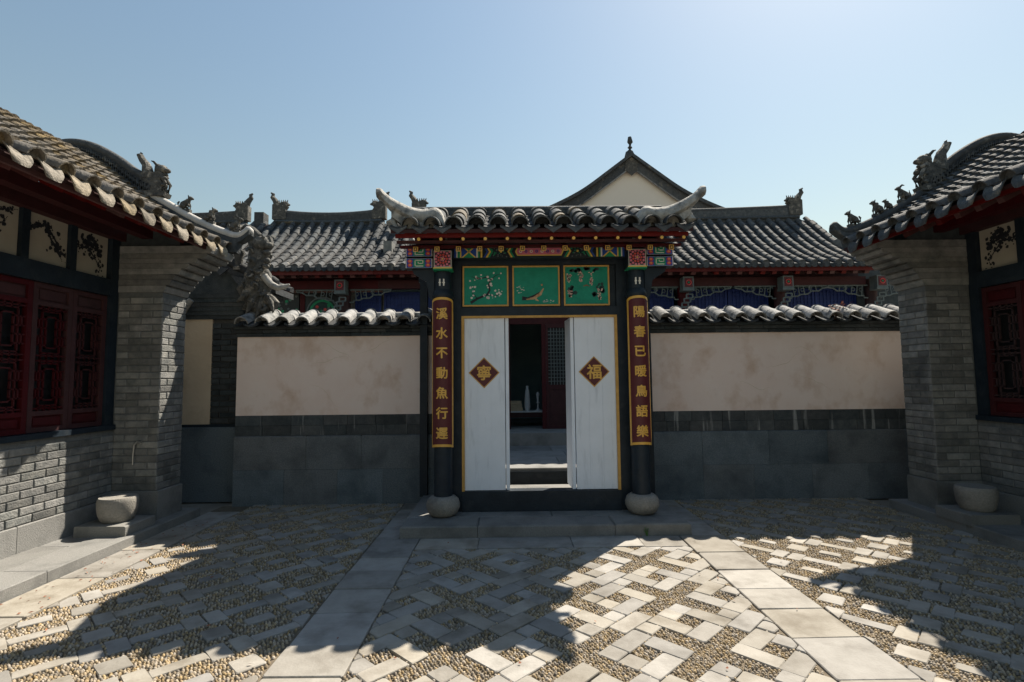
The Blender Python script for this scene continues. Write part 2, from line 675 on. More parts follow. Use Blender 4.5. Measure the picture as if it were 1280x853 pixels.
def court_panel(label, x0, x1, y0, y1, gen):
    root = MB().use('bed')
    root.add([(x0 - .005, y0, -.016), (x1 + .005, y0, -.016), (x1 + .005, y1, -.016), (x0 - .005, y1, -.016),
              (x0 - .005, y0, -.039), (x1 + .005, y0, -.039), (x1 + .005, y1, -.039), (x0 - .005, y1, -.039)],
             [(0, 1, 2, 3), (0, 4, 5, 1), (1, 5, 6, 2), (2, 6, 7, 3), (3, 7, 4, 0)])
    root = root.build('court_paving', recalc=False)
    tag(root, label, 'paving', kind='structure')
    polys = []
    for p in gen:
        q = clip(p, x0 + .004, x1 - .004, y0 + .004, y1 - .004)
        if q and len(q) > 2 and area(q) > .002:
            polys.append(q)
    cells = {}
    for q in polys:
        xs = [p[0] for p in q]
        ys = [p[1] for p in q]
        for i in range(int(min(xs) / .2) - 2, int(max(xs) / .2) + 2):
            for j in range(int(min(ys) / .2) - 2, int(max(ys) / .2) + 2):
                cells.setdefault((i, j), []).append(q)
        stone(root, q)
    mb = MB().use('pebble')

    def inside(x, y):
        for q in cells.get((int(x / .2), int(y / .2)), ()):
            if in_poly(q, x, y):
                return False
        return True
    fill_pebbles(inside, x0, x1, y0, y1, mb)
    o = mb.build('pebbles', root, recalc=False)
    o.data.shade_smooth()
    o['kind'] = 'stuff'
    return root


def gen_center():
    P = .566
    a = P / 4
    s = math.sqrt(.5)
    u, v = (s, s), (-s, s)
    g_ = .0025
    cx, cy = XC, 3.30
    for i in range(-9, 10):
        for j in range(-9, 10):
            # X junction / stone junction at corner (i,j); block centre at (i+.5, j+.5)
            def pt(p, q):
                return (cx + p * u[0] + q * v[0], cy + p * u[1] + q * v[1])
            bx, by = (i + .5) * P, (j + .5) * P
            def R_(p, q, hp, hq):
                return rect(pt(p, q), u, v, hp * a - g_, hq * a - g_)
            h = 1
            flip = (i * 7 + j * 13) % 4
            arms = [(bx - .5 * a, by - a, 1.0, .5), (bx + a, by - .5 * a, .5, 1.0), (bx + .5 * a, by + a, 1.0, .5), (bx - a, by + .5 * a, .5, 1.0)]
            for k, (p, q, hp, hq) in enumerate(arms):
                if k == flip:
                    if hp > hq:
                        yield R_(p - .5 * a, q, .5, .5)
                        yield R_(p + .5 * a, q, .5, .5)
                    else:
                        yield R_(p, q - .5 * a, .5, .5)
                        yield R_(p, q + .5 * a, .5, .5)
                else:
                    yield R_(p, q, hp, hq)
            if (i + j) % 2:
                p, q = i * P, j * P
                yield R_(p, q, 1.25, .5)
                yield R_(p, q + .95 * a, .5, .45)
                yield R_(p, q - .95 * a, .5, .45)


def gen_side(s):
    """elongated motifs; s mirrors the left and right halves"""
    P = .555
    r = math.sqrt(.5)
    u, v = (-s * r, r), (s * r, r)
    cx, cy = (XC + s * 2.175, 3.05)
    for i in range(-9, 14):
        for j in range(-9, 14):
            c = (cx + (i * u[0] + j * v[0]) * P, cy + (i * u[1] + j * v[1]) * P)
            at = lambda p, q: (c[0] + p * u[0] + q * v[0], c[1] + p * u[1] + q * v[1])
            k = random.uniform(.85, 1.1)
            yield rect(c, u, v, .088 * k, .05 * k)
            yield rect(at(0, P / 2), u, v, .150, .05)
            yield rect(at(P / 2, 0), u, v, .082, .085)
            yield rect(at(P / 2 - .068, P / 2), u, v, .062, .105)
            yield rect(at(P / 2 + .068, P / 2), u, v, .062, .105)


YN, YB = 1.4, 7.3
court_panel('pebble and stone paving with pinwheel blocks before the gate', XC - 1.355, XC + 1.355, YN, 5.29, gen_center())
court_panel('pebble and long stone paving beside the sunlit brick house', XC - 3.86, XC - 1.825, YN, YB, gen_side(-1))
court_panel('pebble and long stone paving beside the shaded brick house', XC + 1.825, XC + 4.38, YN, YB, gen_side(1))
# slab walks
wk = empty('slab_walk', (XC, 3.5, 0), 'flat dressed slabs laid in lines between the pebble panels', 'paving', kind='structure')
for s in (-1, 1):
    y = YN
    while y < 5.64:
        y2 = min(y + random.uniform(.34, .50), 5.645)
        if 5.645 - y2 < .2: y2 = 5.645
        xa = XC + s * 1.59
        stone(wk, [(xa - .228, y + .004), (xa + .228, y + .004), (xa + .228, y2 - .004), (xa - .228, y2 - .004)], 'slab', jit=.004)
        y = y2
x = XC - 1.355
for w_ in (.62, .95, .70, .44):
    stone(wk, [(x + .004, 5.30), (x + w_ - .004, 5.30), (x + w_ - .004, 5.645), (x + .004, 5.645)], 'slab', jit=.004)
    x += w_
for xa, xb in ((XC - 1.82, GX - 1.545), (GX + 1.545, XC + 1.82)):
    y = 5.65
    for k in range(4):
        stone(wk, [(xa, y), (xb, y), (xb, y + .40), (xa, y + .40)], 'slab', jit=.004)
        y += .408
y = YN
while y < 6.9:
    y2 = y + random.uniform(.45, .9)
    stone(wk, [(XC - 4.27, y), (XC - 3.88, y), (XC - 3.88, y2 - .01), (XC - 4.27, y2 - .01)], 'slab', jit=.012)
    y = y2
bed = MB().use('bed')
bed.box((XC - 4.3, YN, -.038), (XC - 3.865, YB, -.02))
bed.box((XC - 1.82, YN, -.038), (XC - 1.36, 5.66, -.02))
bed.box((XC + 1.36, YN, -.038), (XC + 1.82, 5.66, -.02))
bed.box((XC - 1.82, 5.661, -.038), (GX - 1.54, 7.26, -.0203))
bed.box((GX + 1.54, 5.661, -.038), (XC + 1.82, 7.26, -.0203))
bed.box((XC - 1.36, 5.295, -.038), (XC + 1.36, 5.66, -.0205))
bed.build('mortar_bed', wk, recalc=False)


# ---------------------------------------------------------------- side houses
def ridge_beast_mesh():
    """upright dragon-headed ridge finial; +X = outward (down-slope), base z=0, ~.5 m"""
    mb = MB().use('carving')
    mb.prism([(-.17, -.07, 0), (.15, -.07, 0), (.17, -.07, .05), (.12, -.07, .07), (-.17, -.07, .07)], (0, .14, 0))
    mb.prism([(-.16, -.055, .07), (.10, -.055, .07), (.13, -.055, .16), (.09, -.055, .22), (.14, -.055, .27), (.08, -.055, .33), (-.02, -.055, .31), (-.08, -.055, .36), (-.16, -.055, .30)], (0, .11, 0))
    mb.tube([(-.10, 0, .24), (-.11, 0, .36), (-.13, 0, .44), (-.18, 0, .50), (-.21, 0, .56), (-.19, 0, .59)], [.07, .065, .05, .042, .04, .02], 7)
    mb.ball((.07, 0, .36), (.085, .06, .065))
    mb.ball((.14, 0, .345), (.05, .045, .032))
    mb.ball((.12, 0, .295), (.04, .035, .02))
    mb.tube([(.04, .03, .40), (.0, .05, .45), (-.03, .05, .46)], [.02, .014, .006], 5)
    mb.tube([(.04, -.03, .40), (.0, -.05, .45), (-.03, -.05, .46)], [.02, .014, .006], 5)
    for k in range(5):
        z = .10 + .045 * k
        mb.ball((.10 + .03 * (k % 2), .03 * (-1) ** k, z), (.045, .045, .03), 6, 5)
    for k in range(4):
        mb.tube([(-.05 + .05 * k, 0, .34), (-.06 + .05 * k, 0, .41 + .01 * (k % 2))], [.02, .006], 5)
    mb.tube([(.10, .04, .26), (.16, .05, .17), (.13, .05, .07)], [.025, .02, .016], 6)
    mb.tube([(.10, -.04, .26), (.16, -.05, .17), (.13, -.05, .07)], [.025, .02, .016], 6)
    return mb.mesh('ridge_beast', 50)


def seated_beast_mesh(kind):
    """small seated guardian on a ridge; faces +X, ~.19 m"""
    mb = MB().use('carving')
    mb.tube([(-.055, 0, .03), (-.03, 0, .075), (.02, 0, .11), (.035, 0, .135)], [.036, .042, .034, .026], 8)
    mb.ball((.052, 0, .15), (.034, .026, .026))
    mb.ball((.080, 0, .143), (.020, .017, .014))
    for s in (-1, 1):
        mb.tube([(.025, s * .018, .10), (.042, s * .02, .05), (.040, s * .02, 0)], [.017, .013, .012], 6)
        mb.tube([(-.04, s * .028, .05), (-.005, s * .033, .04), (-.02, s * .03, 0)], [.024, .018, .013], 6)
        mb.tube([(.04, s * .016, .168), (.034, s * .02, .188)], [.010, .004], 5)
    if kind == 0:
        mb.tube([(-.065, 0, .03), (-.10, 0, .05), (-.105, 0, .09), (-.085, 0, .115)], [.014, .014, .013, .008], 6)
    elif kind == 1:
        mb.tube([(-.06, 0, .03), (-.09, 0, .03), (-.12, 0, .02)], [.016, .012, .006], 6)
        mb.ball((.01, 0, .13), (.03, .03, .03), 6, 5)
    else:
        mb.tube([(-.06, 0, .03), (-.095, 0, .07), (-.09, 0, .13)], [.016, .02, .006], 6)
        mb.tube([(.03, 0, .17), (.0, 0, .20), (-.03, 0, .195)], [.014, .012, .005], 6)
    mb.box((-.07, -.03, -.03), (.06, .03, .006))
    return mb.mesh('ridge_figure', 50)


BEAST = ridge_beast_mesh()
FIG = [seated_beast_mesh(k) for k in range(3)]

ROOF = smooth_prof([(3.82, 3.30), (4.35, 3.56), (4.9, 3.90), (5.4, 4.27), (5.72, 4.46), (5.98, 4.52), (6.24, 4.46), (6.56, 4.27), (7.06, 3.90), (7.61, 3.56), (8.1, 3.30)], 6)


def lattice_leaf(mb, P, y0, y1, z0, z1, w, bar=.014):
    """window lattice between y0..y1, z0..z1 at depth w using map P(w,y,z)"""
    def seg(ya, za, yb, zb):
        lo = P(w, min(ya, yb) - bar / 2, min(za, zb) - bar / 2)
        hi = P(w + .018, max(ya, yb) + bar / 2, max(za, zb) + bar / 2)
        mb.box((min(lo[0], hi[0]), lo[1], lo[2]), (max(lo[0], hi[0]), hi[1], hi[2]))
    W_, H_ = y1 - y0, (z1 - z0) / 2
    for k in range(2):
        b = z0 + k * H_
        yc, zc = (y0 + y1) / 2, b + H_ / 2
        for fy, fz in ((.17, .30), (.30, .40)):
            ya, yb, za, zb = yc - fy * W_, yc + fy * W_, zc - fz * H_, zc + fz * H_
            seg(ya, za, yb, za); seg(ya, zb, yb, zb); seg(ya, za, ya, zb); seg(yb, za, yb, zb)
        seg(y0, b + .05 * H_, y1, b + .05 * H_)
        seg(y0, b + .95 * H_, y1, b + .95 * H_)
        for f in (-.30, -.1, .1, .3):
            seg(yc + f * W_, b, yc + f * W_, b + .10 * H_)
            seg(yc + f * W_, b + .90 * H_, yc + f * W_, b + H_)
        for f in (.25, .42, .58, .75):
            seg(y0, b + f * H_, yc - .17 * W_, b + f * H_)
            seg(yc + .17 * W_, b + f * H_, y1, b + f * H_)
        for f in (-.40, .40):
            seg(yc + f * W_, b + .25 * H_, yc + f * W_, b + .42 * H_)
            seg(yc + f * W_, b + .58 * H_, yc + f * W_, b + .75 * H_)


def ink_strokes(P, y0, y1, z0, z1, w, seed):
    rnd = random.Random(seed)
    mb = MB().use('ink')

    def blot(y, z, r, e=.0):
        n = 9
        pts = []
        for k in range(n):
            a = 2 * math.pi * k / n
            q = r * rnd.uniform(.55, 1.15)
            yy = min(max(y + q * math.cos(a), y0 + .01), y1 - .01)
            zz = min(max(z + q * math.sin(a), z0 + .01), z1 - .01)
            pts.append(P(w + rnd.uniform(-.0015, 0), yy, zz))
        mb.add(pts, [tuple(range(n))])
    for br in range(3):
        y, z = y0 + (y1 - y0) * rnd.uniform(.15, .6), z1 - rnd.uniform(.02, .1)
        dy, dz = rnd.uniform(-.4, .9), -rnd.uniform(.5, 1.0)
        for k in range(26):
            t = k / 25
            blot(y, z, .016 * (1 - t) + .006)
            dy += rnd.uniform(-.35, .35)
            dz += rnd.uniform(-.25, .3)
            l = math.hypot(dy, dz) or 1
            y += .016 * dy / l
            z += .016 * dz / l
            if rnd.random() < .45 - .1 * br:
                for q in range(4):
                    blot(y + rnd.gauss(0, .035), z + rnd.gauss(0, .03), rnd.uniform(.008, .026))
    return mb


def side_house(s, label, tilem):
    off = .10 if s > 0 else 0
    ew = 3.82 if s > 0 else 3.94
    RF = [(ew + (w - 3.82) * (5.98 - ew) / 2.16, z) if w < 5.98 else (w, z) for w, z in ROOF]
    P = lambda w, y, z: (XC + s * w + off, y, z)
    YF, YP, YE = -1.0, 6.17, 6.62      # near end, pier front, far end
    h = empty('side_house', P(5.9, 3, 0), label, 'house')

    def pbox(mb, w0, y0, z0, w1, y1, z1):
        a, b = P(w0, y0, z0), P(w1, y1, z1)
        return mb.box((min(a[0], b[0]), y0, z0), (max(a[0], b[0]), y1, z1))
    # plinth edge stones
    lo, hi = sorted((P(4.28, 0, 0)[0], P(4.66, 0, 0)[0]))
    blocks(h, 'plinth_stone', 'granite', (lo, YF, -.035), (hi, YE + .12, .10), 7, 1, jit=.006)
    lo, hi = sorted((P(4.664, 0, 0)[0], P(5.04, 0, 0)[0]))
    blocks(h, 'plinth_stone', 'granite', (lo, YF, -.035), (hi, YE + .12, .094), 5, 1, jit=.006)
    # lower wall: base course + bricks
    a, b = sorted((P(4.965, 0, 0)[0], P(5.25, 0, 0)[0]))
    blocks(h, 'base_stone', 'granite', (a, YF, .09), (b, YP, .34), 6, 1)
    core = pbox(MB().use('mortar'), 4.985, YF, .34, 5.25, YP, 1.12)
    pbox(core, 4.476, YP + .006, .42, 5.25, YE - .006, 3.2)          # pier core
    pbox(core, 5.25, YP + .006, 0, 7.6, YE - .006, 3.3)              # gable wall core
    core.build('wall_core', h)
    y_start = 2.2
    bricks(h, P(4.985, y_start if s < 0 else YP, 0), (0, 1 if s < 0 else -1, 0), (-s, 0, 0), YP - y_start, .348, 1.125)
    # pier
    a, b = sorted((P(4.44, 0, 0)[0], P(5.0, 0, 0)[0]))
    blocks(h, 'base_stone', 'granite', (a, YP - .012, .09), (b, YE, .42), 1, 1)
    zt = 2.72
    if s < 0:
        bricks(h, P(4.98, YP + .006, 0), (1, 0, 0), (0, -1, 0), .51, .428, zt)
        bricks(h, P(4.476, YP + .004, 0), (0, 1, 0), (1, 0, 0), YE - YP - .01, .428, zt)
    else:
        bricks(h, P(4.47, YP + .006, 0), (1, 0, 0), (0, -1, 0), .51, .428, zt)
        bricks(h, P(4.476, YE - .006, 0), (0, -1, 0), (-1, 0, 0), YE - YP - .01, .428, zt)
    # corbelled head of the pier
    steps = [(4.46, 2.72, 2.80), (4.40, 2.80, 2.87), (4.36, 2.87, 2.93), (4.29, 2.93, 3.0), (4.20, 3.0, 3.06), (4.10, 3.06, 3.12), (3.99, 3.12, 3.18), (3.92, 3.18, 3.27)]
    for k, (w, z0, z1) in enumerate(steps):
        mb = MB().use('brick')
        e = .012 + .004 * (k % 2)
        poly = [P(w, YP - e, z0 + .003), P(5.0, YP - e, z0 + .003), P(5.0, YP - e, z1), P(w - .02, YP - e, z1), P(w - .028, YP - e, z1 - .02)]
        mb.prism(poly, (0, YE - YP + e + .01, 0))
        mb.build('corbel_course', h)
    pbox(MB().use('dark_brick'), 4.30, YP + .01, 3.27, 6.0, YE - .01, 3.45).build('gable_head', h)
    # window sill, posts, beams
    pbox(MB().use('navy_wood'), 4.955, YF, 1.125, 5.12, YP - .005, 1.18).build('sill', h)
    pbox(MB().use('navy_wood'), 4.99, YP - .13, 1.18, 5.12, YP - .004, 3.36).build('post', h)
    pbox(MB().use('navy_wood'), 4.98, YF, 2.66, 5.12, YP - .131, 2.85).build('transom_beam', h)
    pbox(MB().use('pane_dark'), 5.125, YF, 1.18, 5.16, YP, 3.5).build('room_backing', h)
    # window leaves
    yb = YP - .135
    for k in range(8):
        y1 = yb - k * .47
        y0 = y1 - .465
        leaf = pbox(MB().use('red_wood'), 5.02, y0, 1.185, 5.07, y0 + .055, 2.655)
        pbox(leaf, 5.02, y1 - .055, 1.185, 5.07, y1, 2.655)
        for za, zb in ((1.185, 1.23), (1.345, 1.39), (2.43, 2.475), (2.605, 2.655)):
            pbox(leaf, 5.021, y0 + .055, za, 5.069, y1 - .055, zb)
        lf = leaf.build('window_leaf', h)
        for za, zb in ((1.23, 1.345), (2.475, 2.605)):
            p = pbox(MB().use('red_wood'), 5.045, y0 + .055, za, 5.06, y1 - .055, zb)
            pbox(p, 5.034, y0 + .08, za + .02, 5.045, y1 - .08, zb - .02)
            p.build('carved_panel', lf)
        lt = MB().use('red_wood')
        lattice_leaf(lt, P, y0 + .055, y1 - .055, 1.39, 2.43, 5.03)
        lt.build('lattice', lf, recalc=False)
    # painted transom panels
    y1 = YP - .14
    for k in range(7):
        y0 = y1 - .47
        pan = pbox(MB().use('ink_painting'), 5.04, y0, 2.855, 5.06, y1, 3.33).build('painted_panel', h)
        ink_strokes(P, y0, y1, 2.86, 3.33, 5.0385, 11 * k + s).build('ink_painting', pan, recalc=False)
        pbox(MB().use('navy_wood'), 5.0, y0 - .085, 2.85, 5.11, y0 - .001, 3.36).build('post', h)
        y1 = y0 - .086
    # eave beams + rafters
    pbox(MB().use('red_wood'), 4.93, YF, 3.33, 5.12, YP, 3.44).build('eave_beam', h)
    pbox(MB().use('red_wood'), 4.62, YF, 3.36, 4.74, YP, 3.47).build('eave_beam', h)
    y = YP - .10
    while y > YF:
        mb = MB().use('rafter_red')
        mb.bar(P(5.2, y, 3.83), P(4.2, y, 3.315), .07, .07)
        mb.build('rafter', h)
        mb = MB().use('rafter_red')
        mb.bar(P(4.5, y + .02, 3.52), P(ew + .07, y + .02, 3.26), .055, .055)
        mb.build('flying_rafter', h)
        y -= .24
    # roof deck
    pts = resample(RF, .12)
    deck = MB().use('dark_soffit')
    for (wa, za), (wb, zb) in zip(pts, pts[1:]):
        deck.hexa([P(wa, YF, za - .05), P(wb, YF, zb - .05), P(wb, YE, zb - .05), P(wa, YE, za - .05),
                   P(wa, YF, za - .012), P(wb, YF, zb - .012), P(wb, YE, zb - .012), P(wa, YE, za - .012)])
    deck.build('roof_deck', h)
    pbox(MB().use('rafter_red'), ew + .035, YF, 3.225, ew + .065, YE, 3.275).build('fascia', h)
    # tiles
    seg = resample(RF, .105)
    HB = MB().use(tilem).hollow_barrel(.16, .082, .072, .012, .12, 8).mesh('eave_tile', 50)
    nr = 28
    for j in range(nr):
        y = YE - .13 - j * .268
        row = MB().use(tilem)
        n = len(seg) - 1
        for i in range(n):
            (wa, za), (wb, zb) = seg[i], seg[i + 1]
            down = wa < 5.98
            lo_, hi_ = ((wa, za), (wb, zb)) if down else ((wb, zb), (wa, za))
            a = Vector(P(lo_[0], y + random.uniform(-.007, .007), lo_[1] + .034 + random.uniform(-.003, .003)))
            b = Vector(P(hi_[0], y, hi_[1] + .014))
            b = b + (b - a) * .12
            t = (b - a)
            nn = Vector((0, 1, 0)).cross(t)
            if nn.z < 0: nn = -nn
            row.barrel(a, b, nn, .076, .066, 6)
        row.build('tile_row', h, smooth=50)
        pan = MB().use('tile_pan')
        for i in range(n):
            (wa, za), (wb, zb) = seg[i], seg[i + 1]
            down = wa < 5.98
            la, lb = (.022, .004) if down else (.004, .022)
            for k in range(3):
                ya, yb_ = y - .134 + (k - 1.5) * .06, y - .134 + (k - .5) * .06
                da = [.022, 0, 0, .022][k]
                db = [.022, 0, 0, .022][k + 1]
                pan.add([P(wa, ya, za + la + da), P(wa, yb_, za + la + db), P(wb, yb_, zb + lb + db), P(wb, ya, zb + lb + da)], [(0, 1, 2, 3)])
        pan.build('pan_tile_row', h, recalc=False)
        # open eave tile and tongue-shaped drip tile
        tl = Vector((s * 1.0, random.uniform(-.03, .03), .42))
        place('eave_tile', HB, frame(P(ew - .045, y, 3.325), tl, (-s * .42, 0, 1)), h)
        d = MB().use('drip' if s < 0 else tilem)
        yc_ = y - .134
        ln = random.uniform(.10, .135)
        rings = []
        for q in range(6):
            f = q / 5
            hw_ = .098 * (1 - .12 * f - .75 * max(0, f - .55) ** 1.3)
            w_ = ew - .02 - .05 * f - .02 * math.sin(f * 3)
            z_ = 3.318 - ln * f
            rings.append([P(w_, yc_ - hw_, z_ + .030 * (1 - f)), P(w_ - .012, yc_ - hw_ * .4, z_ - .012), P(w_ - .012, yc_ + hw_ * .4, z_ - .012), P(w_, yc_ + hw_, z_ + .030 * (1 - f)),
                          P(w_ + .014, yc_ + hw_, z_ + .03 * (1 - f) + .004), P(w_ + .004, yc_ + hw_ * .4, z_ - .006), P(w_ + .004, yc_ - hw_ * .4, z_ - .006), P(w_ + .014, yc_ - hw_, z_ + .03 * (1 - f) + .004)])
        d.loft(rings)
        d.build('drip_tile', h)
    # gable ridge: low part with rolled white cap, arched upper part with openwork side
    yr = YE - .03
    low = smooth_prof([(3.66, 3.60), (3.80, 3.50), (4.0, 3.545), (4.35, 3.70), (4.75, 3.93), (5.0, 4.08)], 5)
    body = MB().use('tile')
    rr = []
    for w, z in low:
        zb = interp(RF, max(w, ew + .01)) - .02 if w > 3.8 else z - .09
        rr.append([P(w, yr - .07, zb), P(w, yr + .07, zb), P(w, yr + .06, z - .03), P(w, yr - .06, z - .03)])
    body.loft(rr)
    rb = body.build('gable_ridge', h)
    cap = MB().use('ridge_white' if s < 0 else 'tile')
    cap.tube([P(w, yr, z) for w, z in low], [.035] + [.058] * (len(low) - 2) + [.05], 10)
    cap.build('ridge_cap', rb, smooth=60)
    top = smooth_prof([(4.93, 4.22), (5.15, 4.34), (5.4, 4.52), (5.7, 4.68), (5.98, 4.74), (6.26, 4.68), (6.56, 4.52), (7.0, 4.25), (8.0, 3.6)], 5)
    ub = MB().use('tile_pan')
    rr = []
    for w, z in top:
        zb = interp(RF, w) - .02
        rr.append([P(w, yr - .05, zb), P(w, yr + .05, zb), P(w, yr + .05, z - .04), P(w, yr - .05, z - .04)])
    ub.loft(rr)
    up = ub.build('arched_ridge', h)
    c2 = MB().use('tile')
    c2.tube([P(w, yr, z) for w, z in top], .058, 8)
    c2.build('ridge_cap', up, smooth=60)
    c3 = MB().use('tile')
    c3.tube([P(w, yr - .05, interp(RF, w) + .06) for w, z in top], .03, 6)
    c3.build('ridge_moulding', up, smooth=60)
    ow = MB().use('tile')
    for (wa, za), (wb, zb) in zip(top, top[1:]):
        ra, rb_ = interp(RF, wa) + .08, interp(RF, wb) + .08
        if za - ra > .09:
            ow.bar(P(wa, yr - .058, ra), P(wb, yr - .058, zb - .06), .02, .02)
            ow.bar(P(wa, yr - .058, za - .06), P(wb, yr - .058, rb_), .02, .02)
    ow.build('openwork', up)
    # beast + figures
    rot = 0 if s < 0 else math.pi
    z = interp(low, 4.86) + .02
    place('ridge_beast', BEAST, Matrix.Translation(P(4.90 if s < 0 else 4.99, yr, z)) @ Matrix.Rotation(rot, 4, 'Z') @ Matrix.Scale(1.0 if s < 0 else 1.15, 4), h)
    for k, w in enumerate((4.50, 4.19, 3.86) if s < 0 else (4.60, 4.26, 3.93)):
        z = interp(low, w) + .065
        place('ridge_figure', FIG[k if s < 0 else 2 - k], Matrix.Translation(P(w, yr, z)) @ Matrix.Rotation(rot, 4, 'Z'), h)
        if s > 0 and k == 1:
            place('ridge_figure', FIG[1], Matrix.Translation(P(w + .14, yr, z + .06)) @ Matrix.Rotation(rot, 4, 'Z') @ Matrix.Scale(.75, 4), h)
    return h


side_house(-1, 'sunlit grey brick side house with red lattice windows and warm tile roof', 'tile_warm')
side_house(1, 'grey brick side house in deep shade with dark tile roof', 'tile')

# stone drums on slabs by the piers
for s in (-1, 1):
    x = XC + s * 4.60 + (.02 if s > 0 else 0)
    b = 'beside the sunlit brick wall' if s < 0 else 'in the shaded corner by the brick pier'
    sl = MB().use('granite')
    sl.prism([(x - .26, 5.52, .085), (x + .25, 5.52, .085), (x + .26, 5.525, .10), (x + .26, 5.525, .185), (x + .25, 5.52, .195), (x - .25, 5.52, .20), (x - .26, 5.52, .19)], (0, .46, 0))
    tag(sl.build('stone_slab'), 'rough granite slab under a round stone ' + b, 'slab')
    dr = MB().use('stone_drum')
    dr.lathe((x + .01, 5.75, .193), [(.125, 0), (.15, .025), (.172, .08), (.184, .15), (.186, .21), (.180, .245), (.170, .258), (.158, .255), (.05, .252)], 28)
    tag(dr.build('stone_drum', smooth=40), 'round carved stone drum on a slab ' + b, 'stone')
pp = MB().use('steel')
x = XC - 4.68
pp.tube([(x - .05, 6.15, .72), (x - .045, 6.14, .85), (x - .03, 6.13, .95), (x + .02, 6.12, .99), (x + .06, 6.12, .975)], [.008, .009, .012, .014, .014], 8)
tag(pp.build('water_pipe', smooth=50), 'small pale bent pipe on the sunlit house pier', 'pipe')


# ---------------------------------------------------------------- plastered walls beside the gate
BARREL = MB().use('tile_pale').barrel((0, 0, 0), (.27, 0, 0), (0, 0, 1), .095, .085, 8).mesh('cap_tile', 50)
BARREL_E = MB().use('tile_pale').hollow_barrel(.27, .098, .088).mesh('cap_tile', 50)


def court_wall(x0, x1, label, nb, ng):
    w = empty('court_wall', ((x0 + x1) / 2, 7.5, 0), label, 'wall')
    Y0, Y1 = 7.3, 7.72
    MB().use('dark_mortar').box((x0, Y0 + .02, 0), (x1, Y1 - .02, 2.40)).build('wall_core', w)
    blocks(w, 'granite_block', 'wall_granite', (x0, Y0 - .035, -.02), (x1, Y0 + .02, .46), ng, 0, bev=.003, joint=.003)
    blocks(w, 'granite_block', 'wall_granite', (x0, Y0 - .035, .462), (x1, Y0 + .02, .915), ng - 1, 0, bev=.012, joint=.003)
    blocks(w, 'band_brick', 'band_brick', (x0, Y0 - .012, .92), (x1, Y0 + .02, 1.055), nb, 0, bev=.003)
    blocks(w, 'band_brick', 'band_brick', (x0, Y0 - .012, 1.058), (x1, Y0 + .02, 1.19), nb, 0, bev=.003)
    MB().use('plaster').box((x0, Y0 - .004, 1.193), (x1, Y0 + .02, 2.275)).build('plaster_panel', w)
    rnd = random.Random(int(nb))
    for k in range(4):
        cx_, cz_ = rnd.uniform(x0 + .4, min(x1, 5.2) - .4), rnd.uniform(1.5, 2.2)
        ang = rnd.uniform(-.5, .5)
        pts_ = []
        for q in range(16):
            pts_.append((cx_, cz_))
            ang += rnd.uniform(-.5, .5)
            ang *= .85
            cx_ += .035 * math.cos(ang)
            cz_ = min(cz_ + .035 * math.sin(ang), 2.26)
        ck = MB().use('straw')
        for q in range(15):
            (xa, za), (xb, zb) = pts_[q], pts_[q + 1]
            wd = .0022 * (1 - abs(q - 7) / 9)
            ck.add([(xa, Y0 - .0055, za - wd), (xb, Y0 - .0055, zb - wd), (xb, Y0 - .0055, zb + wd), (xa, Y0 - .0055, za + wd)], [(0, 1, 2, 3)])
        ck.build('crack', w, recalc=False)
    for k, (z0, z1, e) in enumerate(((2.275, 2.325, .03), (2.328, 2.372, .055), (2.375, 2.41, .10))):
        blocks(w, 'cornice_brick', 'dark_brick', (x0, Y0 - e, z0), (x1, Y1 + e, z1), nb + k, 0, bev=.003)
    # cap: bedding, pan tiles and cover tiles on both slopes
    yc = (Y0 + Y1) / 2
    b = MB().use('tile_pan')
    b.prism([(x0, Y0 - .15, 2.41), (x0, Y1 + .15, 2.41), (x0, yc, 2.545)], (x1 - x0, 0, 0))
    b.build('cap_bed', w)
    n = round((x1 - x0) / .262)
    st = (x1 - x0) / n
    for i in range(n):
        x = x0 + (i + .5) * st
        for sgn in (-1, 1):
            e = Vector((x, yc + sgn * .40, 2.422))
            t = Vector((0, -sgn * .36, .14)).normalized()
            nn = Vector((0, sgn * .14, .36))
            for c in range(2):
                p = e + t * (.215 * c) + nn.normalized() * (.012 - .008 * c + .01)
                m = frame(p + Vector((random.uniform(-.008, .008), 0, random.uniform(-.004, .004))), t + Vector((random.uniform(-.03, .03), 0, 0)), nn)
                place('cap_tile', BARREL if c else BARREL_E, m, w)
            pn = MB().use('tile_pan')
            for k in range(5):
                xa, xb = x + st / 2 + (k - 2.5) * .04, x + st / 2 + (k - 1.5) * .04
                za, zb = (.03 * ((k - 2.5) / 2.5) ** 2, .03 * ((k - 1.5) / 2.5) ** 2)
                q0, q1 = e - t * .02, e + t * .44
                pn.hexa([(xa, q0.y, q0.z - .022 + za), (xb, q0.y, q0.z - .022 + zb), (xb, q1.y, q1.z - .022 + zb), (xa, q1.y, q1.z - .022 + za),
                         (xa, q0.y, q0.z + za), (xb, q0.y, q0.z + zb), (xb, q1.y, q1.z + zb), (xa, q1.y, q1.z + za)])
            if x + st / 2 + .1 < x1:
                pn.build('pan_tile', w)
    rd = MB().use('tile_pale')
    rd.tube([(x0, yc, 2.585), (x1, yc, 2.585)], .05, 10)
    rd.build('cap_ridge', w, smooth=60)
    return w


court_wall(-3.74, -1.0, 'pink plastered court wall toward the sunlit house, tile capped', 7, 4)
court_wall(1.78, 9.0, 'stained plaster court wall toward the shaded house, tile capped', 19, 9)


